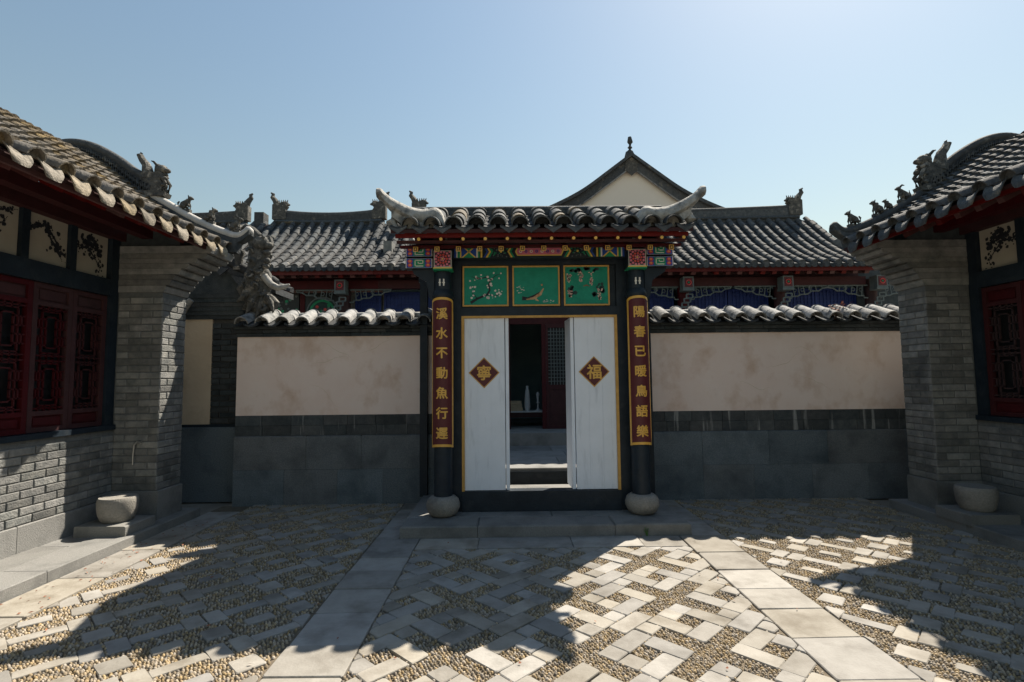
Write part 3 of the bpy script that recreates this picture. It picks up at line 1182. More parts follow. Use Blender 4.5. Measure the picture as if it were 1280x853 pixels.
def weed(x, y, z, h, n, m, label, name='weed'):
    rnd = random.Random(int(x * 100))
    t = empty(name, (x, y, z), label, 'plant')
    st, lf = MB().use(m), MB().use(m)
    for k in range(n):
        a = rnd.uniform(0, 6.28)
        d = rnd.uniform(.2, .8) * h * .5
        top = Vector((x + d * math.cos(a), y + d * math.sin(a), z + h * rnd.uniform(.6, 1)))
        st.tube([(x, y, z - .01), ((x + top.x) / 2, (y + top.y) / 2, z + (top.z - z) * .6), top], [.004, .003, .002], 4)
        for q in range(7):
            f = .25 + .75 * q / 6
            c = Vector((x, y, z)).lerp(top, f)
            b = rnd.uniform(0, 6.28)
            l = h * rnd.uniform(.15, .26)
            dv = Vector((math.cos(b), math.sin(b), rnd.uniform(-.1, .6))) * l
            sd = Vector((-math.sin(b), math.cos(b), 0)) * l * .25
            lf.add([c, c + dv * .5 + sd, c + dv, c + dv * .5 - sd + Vector((0, 0, .003))], [(0, 1, 2), (0, 2, 3)])
    st.build('stem', t)
    lf.build('leaves', t, recalc=False)


weed(1.445, 5.635, 0.0, .09, 5, 'leaf', 'tiny green weed growing at the foot of the gate step')
weed(4.55, 7.22, 2.42, .26, 5, 'dry_leaf', 'dry reddish weed among the wall cap tiles', 'dry_weed')
weed(4.76, 7.3, 2.47, .22, 5, 'dry_leaf', 'dry brown weed on the wall cap against the shaded pier', 'dry_weed')

lit = MB().use('dry_leaf')
rnd = random.Random(21)
for k in range(130):
    if k < 90:
        x, y = XC - 4.24 + abs(rnd.gauss(0, .22)), rnd.uniform(3.4, 6.4)
    else:
        x, y = XC + rnd.uniform(-3.6, 4.0), rnd.uniform(2.2, 7.1)
    z = .009
    a, l, w_ = rnd.uniform(0, 6.28), rnd.uniform(.008, .022), rnd.uniform(.004, .009)
    u, v = Vector((math.cos(a), math.sin(a), 0)), Vector((-math.sin(a), math.cos(a), 0))
    c = Vector((x, y, z))
    lit.add([c - u * l, c + v * w_ + Vector((0, 0, .006)), c + u * l + Vector((0, 0, .003)), c - v * w_], [(0, 1, 2), (0, 2, 3)])
tag(lit.build('leaf_litter', recalc=False), 'scattered bits of dry leaf litter along the sunlit plinth', 'litter', kind='stuff')

# ---------------------------------------------------------------- gate platform
gp = empty('gate_platform', (GX, 6.5, 0), 'low granite platform of long slabs carrying the gate', 'platform')
xs = [GX - 1.535, GX - .72, GX + .73, GX + 1.535]
for a, b in zip(xs, xs[1:]):
    blocks(gp, 'step_slab', 'granite', (a, 5.65, -.03), (b, 6.02, .12), 1, 0, bev=.014, joint=.005)
for a, b in zip([xs[0], GX + .1], [GX + .1, xs[3]]):
    blocks(gp, 'step_slab', 'granite', (a, 6.025, -.03), (b, 7.28, .117), 1, 0, bev=.006, joint=.005)
MB().use('granite').box((GX - 1.2, 7.285, -.03), (GX + 1.2, 7.9, .10)).build('inner_slab', gp)


# ---------------------------------------------------------------- text
def glyph(ch, size, bold=.0):
    vs0, fs0 = glyph_raw(ch, size)
    vs, fs = [], []
    for k, (dx, dy) in enumerate(((0, 0), (bold, 0), (-bold, 0), (0, bold), (0, -bold))):
        o = len(vs)
        vs += [Vector((v.x + dx, v.y + dy, v.z + .0002 * k)) for v in vs0]
        fs += [tuple(i + o for i in f) for f in fs0]
    return vs, fs


def glyph_raw(ch, size):
    cu = bpy.data.curves.new('glyph', 'FONT')
    cu.body = ch
    cu.size = size
    cu.align_x = 'CENTER'
    cu.align_y = 'CENTER'
    cu.extrude = .0025
    cu.resolution_u = 3
    ob = bpy.data.objects.new('glyph', cu)
    COL.objects.link(ob)
    dg = bpy.context.evaluated_depsgraph_get()
    me = bpy.data.meshes.new_from_object(ob.evaluated_get(dg))
    bpy.data.objects.remove(ob)
    bpy.data.curves.remove(cu)
    bm = bmesh.new()
    bm.from_mesh(me)
    for k in range(-9, 10):      # slices across the width let the character follow a curved board
        bmesh.ops.bisect_plane(bm, geom=bm.verts[:] + bm.edges[:] + bm.faces[:], plane_co=(k * size / 18, 0, 0), plane_no=(1, 0, 0))
    bm.verts.index_update()
    vs = [v.co.copy() for v in bm.verts]
    fs = [tuple(v.index for v in f.verts) for f in bm.faces]
    bm.free()
    bpy.data.meshes.remove(me)
    if vs:
        x0, x1 = min(v.x for v in vs), max(v.x for v in vs)
        y0, y1 = min(v.y for v in vs), max(v.y for v in vs)
        for v in vs:
            v.x -= (x0 + x1) / 2
            v.y -= (y0 + y1) / 2
    return vs, fs


# ---------------------------------------------------------------- gate
gate = empty('gate', (GX, 6.3, .12), 'painted courtyard gate with dark posts, white doors and tiled roof', 'gate')
YC, YD = 6.12, 6.30          # column line, door plane
CW = 1.135
ZD0, ZD1 = .35, 2.395
DW = .905
# posts and rails of the dark frame
nw = lambda a, b, name='frame_rail': MB().use('navy_wood').box(a, b).build(name, gate)
nw((GX - DW - .19, YD - .03, .118), (GX - DW - .028, YD + .10, 3.14), 'frame_post')
nw((GX + DW + .028, YD - .03, .118), (GX + DW + .19, YD + .10, 3.14), 'frame_post')
nw((GX - DW - .028, YD - .05, .118), (GX + DW + .028, YD + .12, ZD0), 'threshold')
nw((GX - DW - .028, YD - .032, 2.415), (GX + DW + .028, YD + .10, 2.52))
nw((GX - DW - .028, YD - .032, 3.03), (GX + DW + .028, YD + .10, 3.15))
for x in (GX - .36 + .02, GX + .29):
    nw((x - .024, YD - .03, 2.52), (x + .024, YD + .08, 3.03), 'frame_post')
nw((GX - DW - .027, YD + .02, 2.521), (GX + DW + .027, YD + .05, 3.029), 'panel_backing')
# gold line round the doors
gt = MB().use('gold_trim')
gt.box((GX - DW - .028, YD - .036, ZD0), (GX - DW + .004, YD - .008, 2.415))
gt.box((GX + DW - .004, YD - .036, ZD0), (GX + DW + .028, YD - .008, 2.415))
gt.box((GX - DW + .004, YD - .0355, 2.390), (GX + DW - .004, YD - .0085, 2.416))
gt.build('gold_trim', gate)


def door_leaf(pts_w, m, label=None):
    """leaf as board of three planks; m maps local (u, z) -> matrix with X along width, Y = thickness inward"""
    root = None
    e = MB().use('door_white')
    e.box((0, 0, 0), (pts_w, .035, ZD1 - ZD0 - .008))
    me = e.mesh('door_leaf')
    root = place('door_leaf', me, m, gate)
    n = 3
    for k in range(n):
        a, b = pts_w * k / n, pts_w * (k + 1) / n
        p = MB().use('door_white')
        z1 = ZD1 - ZD0 - .008
        p.box((a + .001, -.004 - .0008 * k, .002), (b - .001, 0, z1 - .002))
        place('plank', p.mesh('plank'), m, root)
    return root


LW = .485
lf_l = door_leaf(LW, Matrix.Translation((GX - DW, YD, ZD0 + .004)))
lf_r = door_leaf(LW, Matrix.Translation((GX + DW - LW, YD, ZD0 + .004)))
# opened inner leaves
IW = .40
door_leaf(IW, Matrix.Translation((GX - DW + LW + .045, YD + .012, ZD0 + .004)) @ Matrix.Rotation(R(91), 4, 'Z'))
door_leaf(IW, Matrix.Translation((GX + DW - LW - .012, YD + .012, ZD0 + .004)) @ Matrix.Rotation(R(93), 4, 'Z'))
# door diamonds with characters
for leaf, cx, ch in ((lf_l, GX - DW + LW * .49, '寧'), (lf_r, GX + DW - LW * .53, '福')):
    cz = 1.735
    d, d2 = .185, .168
    y = YD - .006
    dm = MB().use('gold_trim').prism([(cx - d, y, cz), (cx, y, cz - d), (cx + d, y, cz), (cx, y, cz + d)], (0, -.006, 0)).build('diamond', leaf)
    MB().use('maroon').prism([(cx - d2, y - .006, cz), (cx, y - .006, cz - d2), (cx + d2, y - .006, cz), (cx, y - .006, cz + d2)], (0, -.003, 0)).build('diamond_field', leaf)
    vs_, fs_ = glyph(ch, .185, .0040)
    t = MB().use('gold')
    t.add([(cx + v.x, y - .0105 - v.z, cz + v.y) for v in vs_], fs_)
    t.build('character', leaf, recalc=False)

# three painted panels
PX = [(-.918, -.366), (-.318, .252), (.300, .852)]
for i, (a, b) in enumerate(PX):
    a, b = GX + a, GX + b
    z0, z1 = 2.53, 3.02
    fr = MB().use('gold_trim')
    y = YD - .038
    for p, q in (((a, y, z0), (b, y + .03, z0 + .018)), ((a, y, z1 - .018), (b, y + .03, z1)), ((a, y, z0 + .018), (a + .018, y + .03, z1 - .018)), ((b - .018, y, z0 + .018), (b, y + .03, z1 - .018))):
        fr.box(p, q)
    pn = MB().use('teal').box((a + .018, y + .012, z0 + .018), (b - .018, y + .03, z1 - .018)).build('painted_panel', gate)
    fr.build('frame', pn)
    yy = y + .011
    cx, cz = (a + b) / 2, (z0 + z1) / 2
    rnd = random.Random(30 + i)

    def stroke(mb, pts, wds):
        L_, R_ = [], []
        for k in range(len(pts)):
            p0, p1 = pts[max(k - 1, 0)], pts[min(k + 1, len(pts) - 1)]
            dx, dz = p1[0] - p0[0], p1[1] - p0[1]
            l = math.hypot(dx, dz)
            nx, nz = -dz / l * wds[k] / 2, dx / l * wds[k] / 2
            L_.append((pts[k][0] + nx, yy, pts[k][1] + nz))
            R_.append((pts[k][0] - nx, yy, pts[k][1] - nz))
        n = len(pts)
        mb.add(L_ + R_, [(k, k + 1, n + k + 1, n + k) for k in range(n - 1)])

    def dab(mb, x, z, r, n=7, dy=.001, sq=1.0):
        mb.add([(x + r * rnd.uniform(.7, 1.1) * math.cos(6.283 * k / n), yy - dy, z + sq * r * rnd.uniform(.7, 1.1) * math.sin(6.283 * k / n)) for k in range(n)], [tuple(range(n))])
    if i == 0:
        br = MB().use('ink')
        stroke(br, [(cx - .18, cz - .20), (cx - .10, cz - .15), (cx + .02, cz - .10), (cx + .05, cz - .05), (cx + .04, cz + .02), (cx + .06, cz + .07), (cx + .02, cz + .11), (cx - .10, cz + .09), (cx - .17, cz + .12)], [.035, .028, .024, .02, .022, .018, .014, .010, .005])
        stroke(br, [(cx + .02, cz - .10), (cx + .12, cz - .12), (cx + .2, cz - .08)], [.012, .009, .004])
        stroke(br, [(cx + .05, cz + .06), (cx + .12, cz + .13), (cx + .18, cz + .15)], [.012, .008, .004])
        stroke(br, [(cx - .1, cz - .15), (cx - .16, cz - .08), (cx - .13, cz - .03)], [.012, .008, .004])
        br.build('branch', pn, recalc=False)
        bl = MB().use('blossom')
        for k in range(46):
            bx, bz = rnd.choice([(-.12, -.14), (.0, -.12), (.12, -.12), (-.14, .10), (-.02, .11), (.06, .06), (.14, .13), (-.14, -.04), (.04, 0), (.16, -.07)])
            dab(bl, cx + bx + rnd.uniform(-.05, .05), cz + bz + rnd.uniform(-.035, .035), rnd.uniform(.006, .018), 6)
        bl.build('blossoms', pn, recalc=False)
    elif i == 1:
        f = MB().use('ink')
        stroke(f, [(cx - .17, cz - .15), (cx - .10, cz - .155), (cx - .02, cz - .13), (cx + .05, cz - .08)], [.05, .035, .045, .02])
        f.build('fish_back', pn, recalc=False)
        yy -= .001
        f = MB().use('fish')
        stroke(f, [(cx - .12, cz - .165), (cx - .03, cz - .15), (cx + .05, cz - .10), (cx + .09, cz - .03)], [.012, .032, .036, .012])
        dab(f, cx + .07, cz + .01, .016)
        stroke(f, [(cx - .01, cz - .16), (cx + .03, cz - .185)], [.03, .008])
        f.build('fish', pn, recalc=False)
        f = MB().use('blossom')
        for k in range(14):
            dab(f, cx - .2 + rnd.uniform(-.03, .06), cz - .06 + rnd.uniform(-.03, .06), rnd.uniform(.006, .016), 6, sq=.5)
            dab(f, cx + .13 + rnd.uniform(-.05, .09), cz - .19 + rnd.uniform(-.012, .02), rnd.uniform(.006, .014), 6, sq=.4)
        f.build('foam', pn, recalc=False)
    else:
        l = MB().use('leaf_dark')
        for k in range(46):
            bx, bz = rnd.choice([(-.2, .19), (-.1, .2), (.02, .2), (.1, .19), (-.2, -.03), (-.17, -.08), (.16, 0), (.11, -.1), (.2, -.05)])
            dab(l, cx + bx + rnd.uniform(-.035, .035), cz + bz + rnd.uniform(-.03, .02), rnd.uniform(.012, .03), 6)
        l.build('vine_leaves', pn, recalc=False)
        for bx, bz, hh in ((-.21, .12, .1), (-.07, .14, .12), (.06, .14, .16), (.16, -.06, .15), (-.2, -.08, .09)):
            f = MB().use('pink_bloom')
            for k in range(26):
                t = rnd.random()
                dab(f, cx + bx + rnd.uniform(-.035, .035) * (1 - t * .7), cz + bz - t * hh + .02, rnd.uniform(.007, .013), 6, dy=.002)
            f.build('bloom_cluster', pn, recalc=False)
        f = MB().use('dry_leaf')
        stroke(f, [(cx - .04, cz - .01), (cx, cz + .005), (cx + .04, cz - .012)], [.006, .016, .004])
        f.build('insect', pn, recalc=False)

# columns, drums, couplet boards
TEXTS = ('溪水不動魚行遲', '陽春已暖鳥語樂')
for s, txt in ((-1, TEXTS[0]), (1, TEXTS[1])):
    x = GX + s * CW
    c = MB().use('navy_wood')
    c.lathe((x, YC, .33), [(.105, 0), (.105, 1.2), (.100, 2.78)], 24)
    co = c.build('column', gate, smooth=40)
    d = MB().use('stone_drum')
    d.lathe((x, YC - .01, .119), [(.11, 0), (.16, .03), (.188, .09), (.192, .13), (.175, .185), (.14, .215), (.11, .222)], 28)
    d.build('column_drum', gate, smooth=40)
    # cap with pale mark
    wm = MB().use('paint_white')
    for k in (-.025, .02):
        wm.box((x + k - .008, YC - .108, 2.74), (x + k + .008, YC - .095, 2.82))
        wm.box((x + k - .014, YC - .109, 2.772), (x + k + .014, YC - .096, 2.784))
    wm.build('painted_mark', co)
    tp = MB().use('navy_wood')
    tp.lathe((x, YC, 2.60), [(.112, 0), (.125, .02), (.125, .05), (.105, .10)], 20)
    tp.build('column_collar', gate, smooth=40)

    def shell(r, th, z0, z1, arch, m, n=16):
        mb = MB().use(m)
        rings = []
        for k in range(n + 1):
            a = -th + 2 * th * k / n
            f = a / th
            ca, sa = math.sin(a), -math.cos(a)
            zt = z1 - arch * (1 - math.sqrt(max(0, 1 - f * f * .98)))
            zb = z0 + arch * .35 * (1 - f * f)
            pi, po = r - .02, r
            rings.append([(x + ca * pi, YC + sa * pi, zb), (x + ca * po, YC + sa * po, zb), (x + ca * po, YC + sa * po, zt), (x + ca * pi, YC + sa * pi, zt)])
        return mb.loft(rings)
    z0, z1 = .885, 2.605
    bd = shell(.128, R(72), z0, z1, .05, 'gold').build('couplet_board', gate, smooth=35)
    fld = shell(.131, R(57), z0 + .035, z1 - .03, .035, 'maroon').build('board_field', bd, smooth=35)
    n = len(txt)
    for k, ch in enumerate(txt):
        vs_, fs_ = glyph(ch, .150, .0040)
        cz = z1 - .19 - k * (z1 - z0 - .36) / (n - 1)
        t = MB().use('gold')
        r = .1335
        t.add([(x + math.sin(v.x * .95 / r) * (r + v.z), YC - math.cos(v.x * .95 / r) * (r + v.z), cz + v.y * .92) for v in vs_], fs_)
        t.build('character', bd, recalc=False)

# painted beam over the columns
ZB0, ZB1 = 3.075, 3.225
bx0, bx1 = GX - CW + .12, GX + CW - .12
bm_ = MB().use('navy_wood').box((GX - CW - .36, YC - .04, ZB0), (GX + CW + .36, YC + .06, ZB1 + .02)).build('painted_beam', gate)
dec = MB()
yf = YC - .0425


def flat(m, pts, d=.0):
    dec.use(m)
    dec.add([(a, yf - d, b) for a, b in pts], [tuple(range(len(pts)))])


zc = (ZB0 + ZB1) / 2
hh = (ZB1 - ZB0) / 2 - .006
for sg in (-1, 1):
    X = lambda t: GX + sg * t
    # bands from the outside in
    for t0, t1, m in ((1.0, .975, 'paint_blue'), (.975, .96, 'paint_white'), (.96, .93, 'paint_green'), (.93, .915, 'paint_yellow')):
        flat(m, [(X(t0), zc - hh), (X(t1), zc - hh), (X(t1), zc + hh), (X(t0), zc + hh)])
    t0, t1 = .915, .74
    tm = (t0 + t1) / 2
    flat('paint_blue', [(X(t0), zc - hh), (X(t0), zc + hh), (X(tm), zc)])
    flat('paint_blue', [(X(t1), zc - hh), (X(t1), zc + hh), (X(tm), zc)])
    flat('paint_green', [(X(t0), zc + hh), (X(t1), zc + hh), (X(tm), zc)])
    flat('paint_green', [(X(t0), zc - hh), (X(t1), zc - hh), (X(tm), zc)])
    for q in (1, -1):
        w_ = .022
        flat('paint_yellow', [(X(t0), zc + q * hh), (X(t0 - w_), zc + q * hh), (X(t1), zc - q * hh), (X(t1 + w_), zc - q * hh)], .001)
    for t0, m in ((.74, 'paint_white'), (.722, 'paint_green'), (.69, 'paint_yellow')):
        flat(m, [(X(t0), zc - hh), (X(t0 - .02), zc - hh), (X(t0 - .02), zc + hh), (X(t0), zc + hh)])
    for t0, m in ((.66, 'paint_blue'), (.63, 'paint_yellow'), (.605, 'paint_green')):
        flat(m, [(X(t0), zc + hh), (X(t0 - .022), zc + hh), (X(t0 - .062), zc), (X(t0 - .022), zc - hh), (X(t0), zc - hh), (X(t0 - .04), zc)])
    rnd = random.Random(5)
    for k in range(60):
        a, b = rnd.uniform(.36, .56), rnd.uniform(-hh, hh) * .9
        r_ = rnd.uniform(.004, .011)
        flat(rnd.choice(['lattice_grey', 'lattice_grey', 'paint_green', 'leaf_dark']), [(X(a) + r_ * math.cos(q * 1.2566), zc + b + r_ * math.sin(q * 1.2566)) for q in range(5)], .001)
    flat('paint_yellow', [(X(.45) + .014 * math.cos(q * 1.047), zc + .014 * math.sin(q * 1.047)) for q in range(6)], .002)
    for t0, m in ((.335, 'paint_yellow'), (.31, 'paint_green')):
        flat(m, [(X(t0), zc + hh), (X(t0 - .022), zc + hh), (X(t0 + .018), zc), (X(t0 - .022), zc - hh), (X(t0), zc - hh), (X(t0 + .04), zc)])
flat('paint_yellow', [(GX - .26, zc - hh * .75), (GX + .26, zc - hh * .75), (GX + .285, zc), (GX + .26, zc + hh * .75), (GX - .26, zc + hh * .75), (GX - .285, zc)])
flat('paint_pink', [(GX - .25, zc - hh * .58), (GX + .25, zc - hh * .58), (GX + .27, zc), (GX + .25, zc + hh * .58), (GX - .25, zc + hh * .58), (GX - .27, zc)], .001)
for k in range(8):
    cx = GX - .22 + .063 * k
    flat('paint_blue' if k % 2 else 'paint_white', [(cx + .019 * math.cos(q * .785), zc + .019 * math.sin(q * .785)) for q in range(8)], .002)
    flat('paint_red', [(cx + .009 * math.cos(q * 1.047), zc + .009 * math.sin(q * 1.047)) for q in range(6)], .003)
dec.build('painted_pattern', bm_, recalc=False)

for s in (-1, 1):
    # flower block on each column
    x = GX + s * CW - s * .015
    y = YC - .16
    fb = MB().use('navy_wood').box((x - .108, y, 2.93), (x + .108, YC + .05, 3.145)).build('flower_block', gate)
    dec = MB()
    yf = y - .002
    flat('paint_white', [(x - .10, 2.945), (x + .10, 2.945), (x + .10, 3.137), (x - .10, 3.137)])
    flat('ink', [(x - .094, 2.951), (x + .094, 2.951), (x + .094, 3.131), (x - .094, 3.131)], .001)
    cz = 3.041
    for ring, nn, rr, m in ((.075, 14, .016, 'paint_pink'), (.045, 9, .015, 'paint_red'), (.02, 5, .012, 'paint_pink')):
        for k in range(nn):
            a = 2 * math.pi * k / nn
            cx, cz2 = x + ring * math.cos(a) * 1.08, cz + ring * math.sin(a) * 1.08
            flat(m, [(cx + rr * math.cos(q * 1.2566 + a), cz2 + rr * math.sin(q * 1.2566 + a)) for q in range(5)], .002 + .0002 * (k % 2))
    for ox in (-.08, .08):
        for oz in (-.08, .08):
            flat('paint_pink', [(x + ox + .013 * math.cos(q * 1.047), cz + oz + .013 * math.sin(q * 1.047)) for q in range(6)], .0025)
    flat('paint_yellow', [(x + .010 * math.cos(q * 1.047), cz + .010 * math.sin(q * 1.047)) for q in range(6)], .003)
    flat('paint_yellow', [(x - .108, 2.93), (x + .108, 2.93), (x + .108, 2.944), (x - .108, 2.944)])
    dec.build('flower_painting', fb, recalc=False)
    MB().use('paint_green').box((x - .112, y - .002, 2.915), (x + .112, YC, 2.929)).build('block_sole', fb)
    # projecting painted beam ends
    for k, z in enumerate((2.95, 3.085)):
        xa, xb = sorted((x + s * .125, x + s * (.44 - .0 * k)))
        be = MB().use('navy_wood').box((xa, YC - .09, z), (xb, YC + .05, z + .118)).build('beam_end', gate)
        dec = MB()
        yf = YC - .0925
        flat('paint_white', [(xa + .004, z + .004), (xb - .004, z + .004), (xb - .004, z + .114), (xa + .004, z + .114)])
        flat('paint_blue', [(xa + .012, z + .006), (xb - .012, z + .006), (xb - .012, z + .112), (xa + .012, z + .112)], .001)
        m_ = (xa + xb) / 2
        flat('paint_green', [(m_ - .065, z + .012), (m_ + .065, z + .012), (m_ + .065, z + .106), (m_ - .065, z + .106)], .0015)
        for p in ([(-.05, .02), (.05, .02), (.05, .03), (-.05, .03)], [(-.05, .088), (.05, .088), (.05, .098), (-.05, .098)], [(-.05, .02), (-.04, .02), (-.04, .098), (-.05, .098)],
                  [(.04, .05), (.05, .05), (.05, .098), (.04, .098)], [(-.015, .05), (.05, .05), (.05, .06), (-.015, .06)], [(-.015, .05), (-.005, .05), (-.005, .075), (-.015, .075)]):
            flat('paint_white', [(m_ + a, z + b) for a, b in p], .002)
        for cx in (m_ - .105, m_ + .105):
            for oz in (.036, .082):
                flat('paint_red', [(cx + .028 * math.cos(q * .785), z + oz + .022 * math.sin(q * .785)) for q in range(8)], .002)
                flat('paint_orange', [(cx + .014 * math.cos(q * .785), z + oz + .004 + .011 * math.sin(q * .785)) for q in range(8)], .003)
        dec.build('end_painting', be, recalc=False)
    # short carved bracket under the beam end, outside the column
    cb = MB().use('navy_wood')
    xo = GX + s * CW
    cb.prism([(xo + s * .10, YC - .03, 2.55), (xo + s * .16, YC - .03, 2.62), (xo + s * .19, YC - .03, 2.80), (xo + s * .34, YC - .03, 2.90), (xo + s * .36, YC - .03, 2.95), (xo + s * .10, YC - .03, 2.95)], (0, .06, 0))
    cb.build('bracket', gate)

# rear posts and rear frame carrying the roof
for s in (-1, 1):
    nw((GX + s * 1.53 - .05, 7.17, .10), (GX + s * 1.53 + .05, 7.27, 3.15), 'rear_post')
    nw((GX + s * 1.31 - .05, 6.42, 3.06), (GX + s * 1.31 + .05, 7.75, 3.17), 'tie_beam')
nw((GX - 1.6, 7.18, 3.0), (GX + 1.6, 7.28, 3.16), 'rear_beam')
nw((GX - 1.18, 7.66, 2.62), (GX + 1.18, 7.71, 3.22), 'sun_block_board')  # unseen board added under the rear eave to keep sun off the step

for s in (-1, 1):
    MB().use('navy_wood').box((GX + s * 1.22 - .03, YD + .10, .10), (GX + s * 1.22 + .03, 7.75, 3.3)).build('porch_wall', gate)

# gate roof
GR = smooth_prof([(5.52, 3.27), (5.85, 3.40), (6.2, 3.57), (6.45, 3.70), (6.6, 3.75)], 6)
GRb = [(13.2 - y, z) for y, z in reversed(GR)]
RW = 1.62
deck = MB().use('dark_soffit')
for seg in (GR, GRb):
    pts = resample(seg, .15)
    for (ya, za), (yb, zb) in zip(pts, pts[1:]):
        deck.hexa([(GX - RW, ya, za - .05), (GX + RW, ya, za - .05), (GX + RW, yb, zb - .05), (GX - RW, yb, zb - .05),
                   (GX - RW, ya, za - .01), (GX + RW, ya, za - .01), (GX + RW, yb, zb - .01), (GX - RW, yb, zb - .01)])
deck.build('roof_deck', gate)
# gable infill boards
for s in (-1, 1):
    g_ = MB().use('navy_wood')
    x = GX + s * 1.36
    g_.prism([(x, 5.75, 3.17), (x, 7.45, 3.17), (x, 6.9, 3.52), (x, 6.6, 3.68), (x, 6.3, 3.52)], (s * .04, 0, 0))
    g_.build('gable_board', gate)
# red fascia with humps below each cover tile, rafters with gold ends
NT, SP = 13, .2375
top = []
n = 12 * 26
x0 = GX - 1.58
fa = MB().use('rafter_red')
pts = []
for k in range(n + 1):
    x = x0 + 3.16 * k / n
    ph = math.cos((x - GX) / SP * 2 * math.pi)
    pts.append((x, 3.225 + .03 * max(0, ph) + .0))
for (xa, za), (xb, zb) in zip(pts, pts[1:]):
    fa.hexa([(xa, 5.56, 3.182), (xb, 5.56, 3.182), (xb, 5.585, 3.182), (xa, 5.585, 3.182), (xa, 5.56, za), (xb, 5.56, zb), (xb, 5.585, zb), (xa, 5.585, za)])
fa.build('fascia', gate)
MB().use('red_wood').box((GX - 1.58, 5.63, 3.15), (GX + 1.58, 5.70, 3.17)).build('eave_board', gate)
for k in range(NT):
    x = GX + (k - 6) * SP
    f = MB().use('rafter_red')
    f.bar((x + .1, 5.553, 3.162), (x + .1, 6.15, 3.395), .038, .038)
    rf = f.build('flying_rafter', gate)
    e = MB().use('gold')
    e.tube([(x + .1, 5.5525, 3.162), (x + .1, 5.542, 3.160)], .018, 8)
    e.build('rafter_end', rf)
    f = MB().use('rafter_red')
    f.bar((x + .03, 5.77, 3.105), (x + .03, 6.5, 3.46), .055, .05)
    rf = f.build('rafter', gate)
    e = MB()
    e.use('gold').box((x + .003, 5.752, 3.078), (x + .057, 5.762, 3.132))
    e.use('ink').box((x + .011, 5.7505, 3.086), (x + .049, 5.7525, 3.124))
    e.use('gold').box((x + .019, 5.749, 3.094), (x + .041, 5.7512, 3.100))
    e.use('gold').box((x + .019, 5.749, 3.105), (x + .041, 5.7512, 3.111))
    e.use('gold').box((x + .027, 5.7488, 3.094), (x + .033, 5.7512, 3.118))
    e.build('rafter_end', rf)
MB().use('red_wood').box((GX - 1.58, 5.80, 3.135), (GX + 1.58, 5.86, 3.16)).build('eave_board', gate)
# cover tiles, pan tiles, discs and drips
GE = MB().use('tile').hollow_barrel(.33, .096, .084, .013, .16, 10).mesh('cover_tile', 50)
GT = [MB().use(m).barrel((0, 0, 0), (.33, 0, 0), (0, 0, 1), .092, .082, 8).mesh('cover_tile', 50) for m in ('tile', 'tile', 'tile', 'tile_warm')]
for sgn, seg in ((1, resample(GR, .27)), (-1, resample(list(reversed(GRb)), .27))):
    for k in range(NT):
        x = GX + (k - 6) * SP
        for ci, ((ya, za), (yb, zb)) in enumerate(zip(seg, seg[1:])):
            t = Vector((random.uniform(-.01, .01), yb - ya, zb - za - .012))
            nn = Vector((0, -t.z * (1 if t.y > 0 else -1), abs(t.y)))
            place('cover_tile', random.choice(GT) if ci else GE, frame((x + random.uniform(-.006, .006), ya, za + .034), t, nn), gate)
    for k in range(NT + 1):
        x = GX + (k - 6.5) * SP
        pn = MB().use('tile_pan')
        for (ya, za), (yb, zb) in zip(seg, seg[1:]):
            for q in range(4):
                xa, xb = x + (q - 2) * .045, x + (q - 1) * .045
                da, db = .03 * ((q - 2) / 2) ** 2, .03 * ((q - 1) / 2) ** 2
                pn.hexa([(xa, ya, za - .012 + da), (xb, ya, za - .012 + db), (xb, yb, zb - .012 + db), (xa, yb, zb - .012 + da),
                         (xa, ya, za + .012 + da), (xb, ya, za + .012 + db), (xb, yb, zb + .002 + db), (xa, yb, zb + .002 + da)])
        pn.build('pan_tile_row', gate)
        ya, za = seg[0]
        d = MB().use('tile')
        up = [(x + f * .19, za + .028 - .03 * math.cos(f * math.pi)) for f in (-.5, -.3, -.1, .1, .3, .5)]
        dn = [(x + f * .19, za - .055 + .13 * abs(f)) for f in (.5, .3, .12, 0, -.12, -.3, -.5)]
        d.prism([(a, ya - sgn * .006, b) for a, b in up + dn], (0, sgn * .018, 0))
        d.build('drip_tile', gate)
# main ridge
rd = MB().use('tile')
rd.box((GX - 1.58, 6.55, 3.72), (GX + 1.58, 6.65, 3.80))
rd.tube([(GX - 1.6, 6.6, 3.81), (GX + 1.6, 6.6, 3.81)], .055, 10)
rd.build('main_ridge', gate, smooth=50)
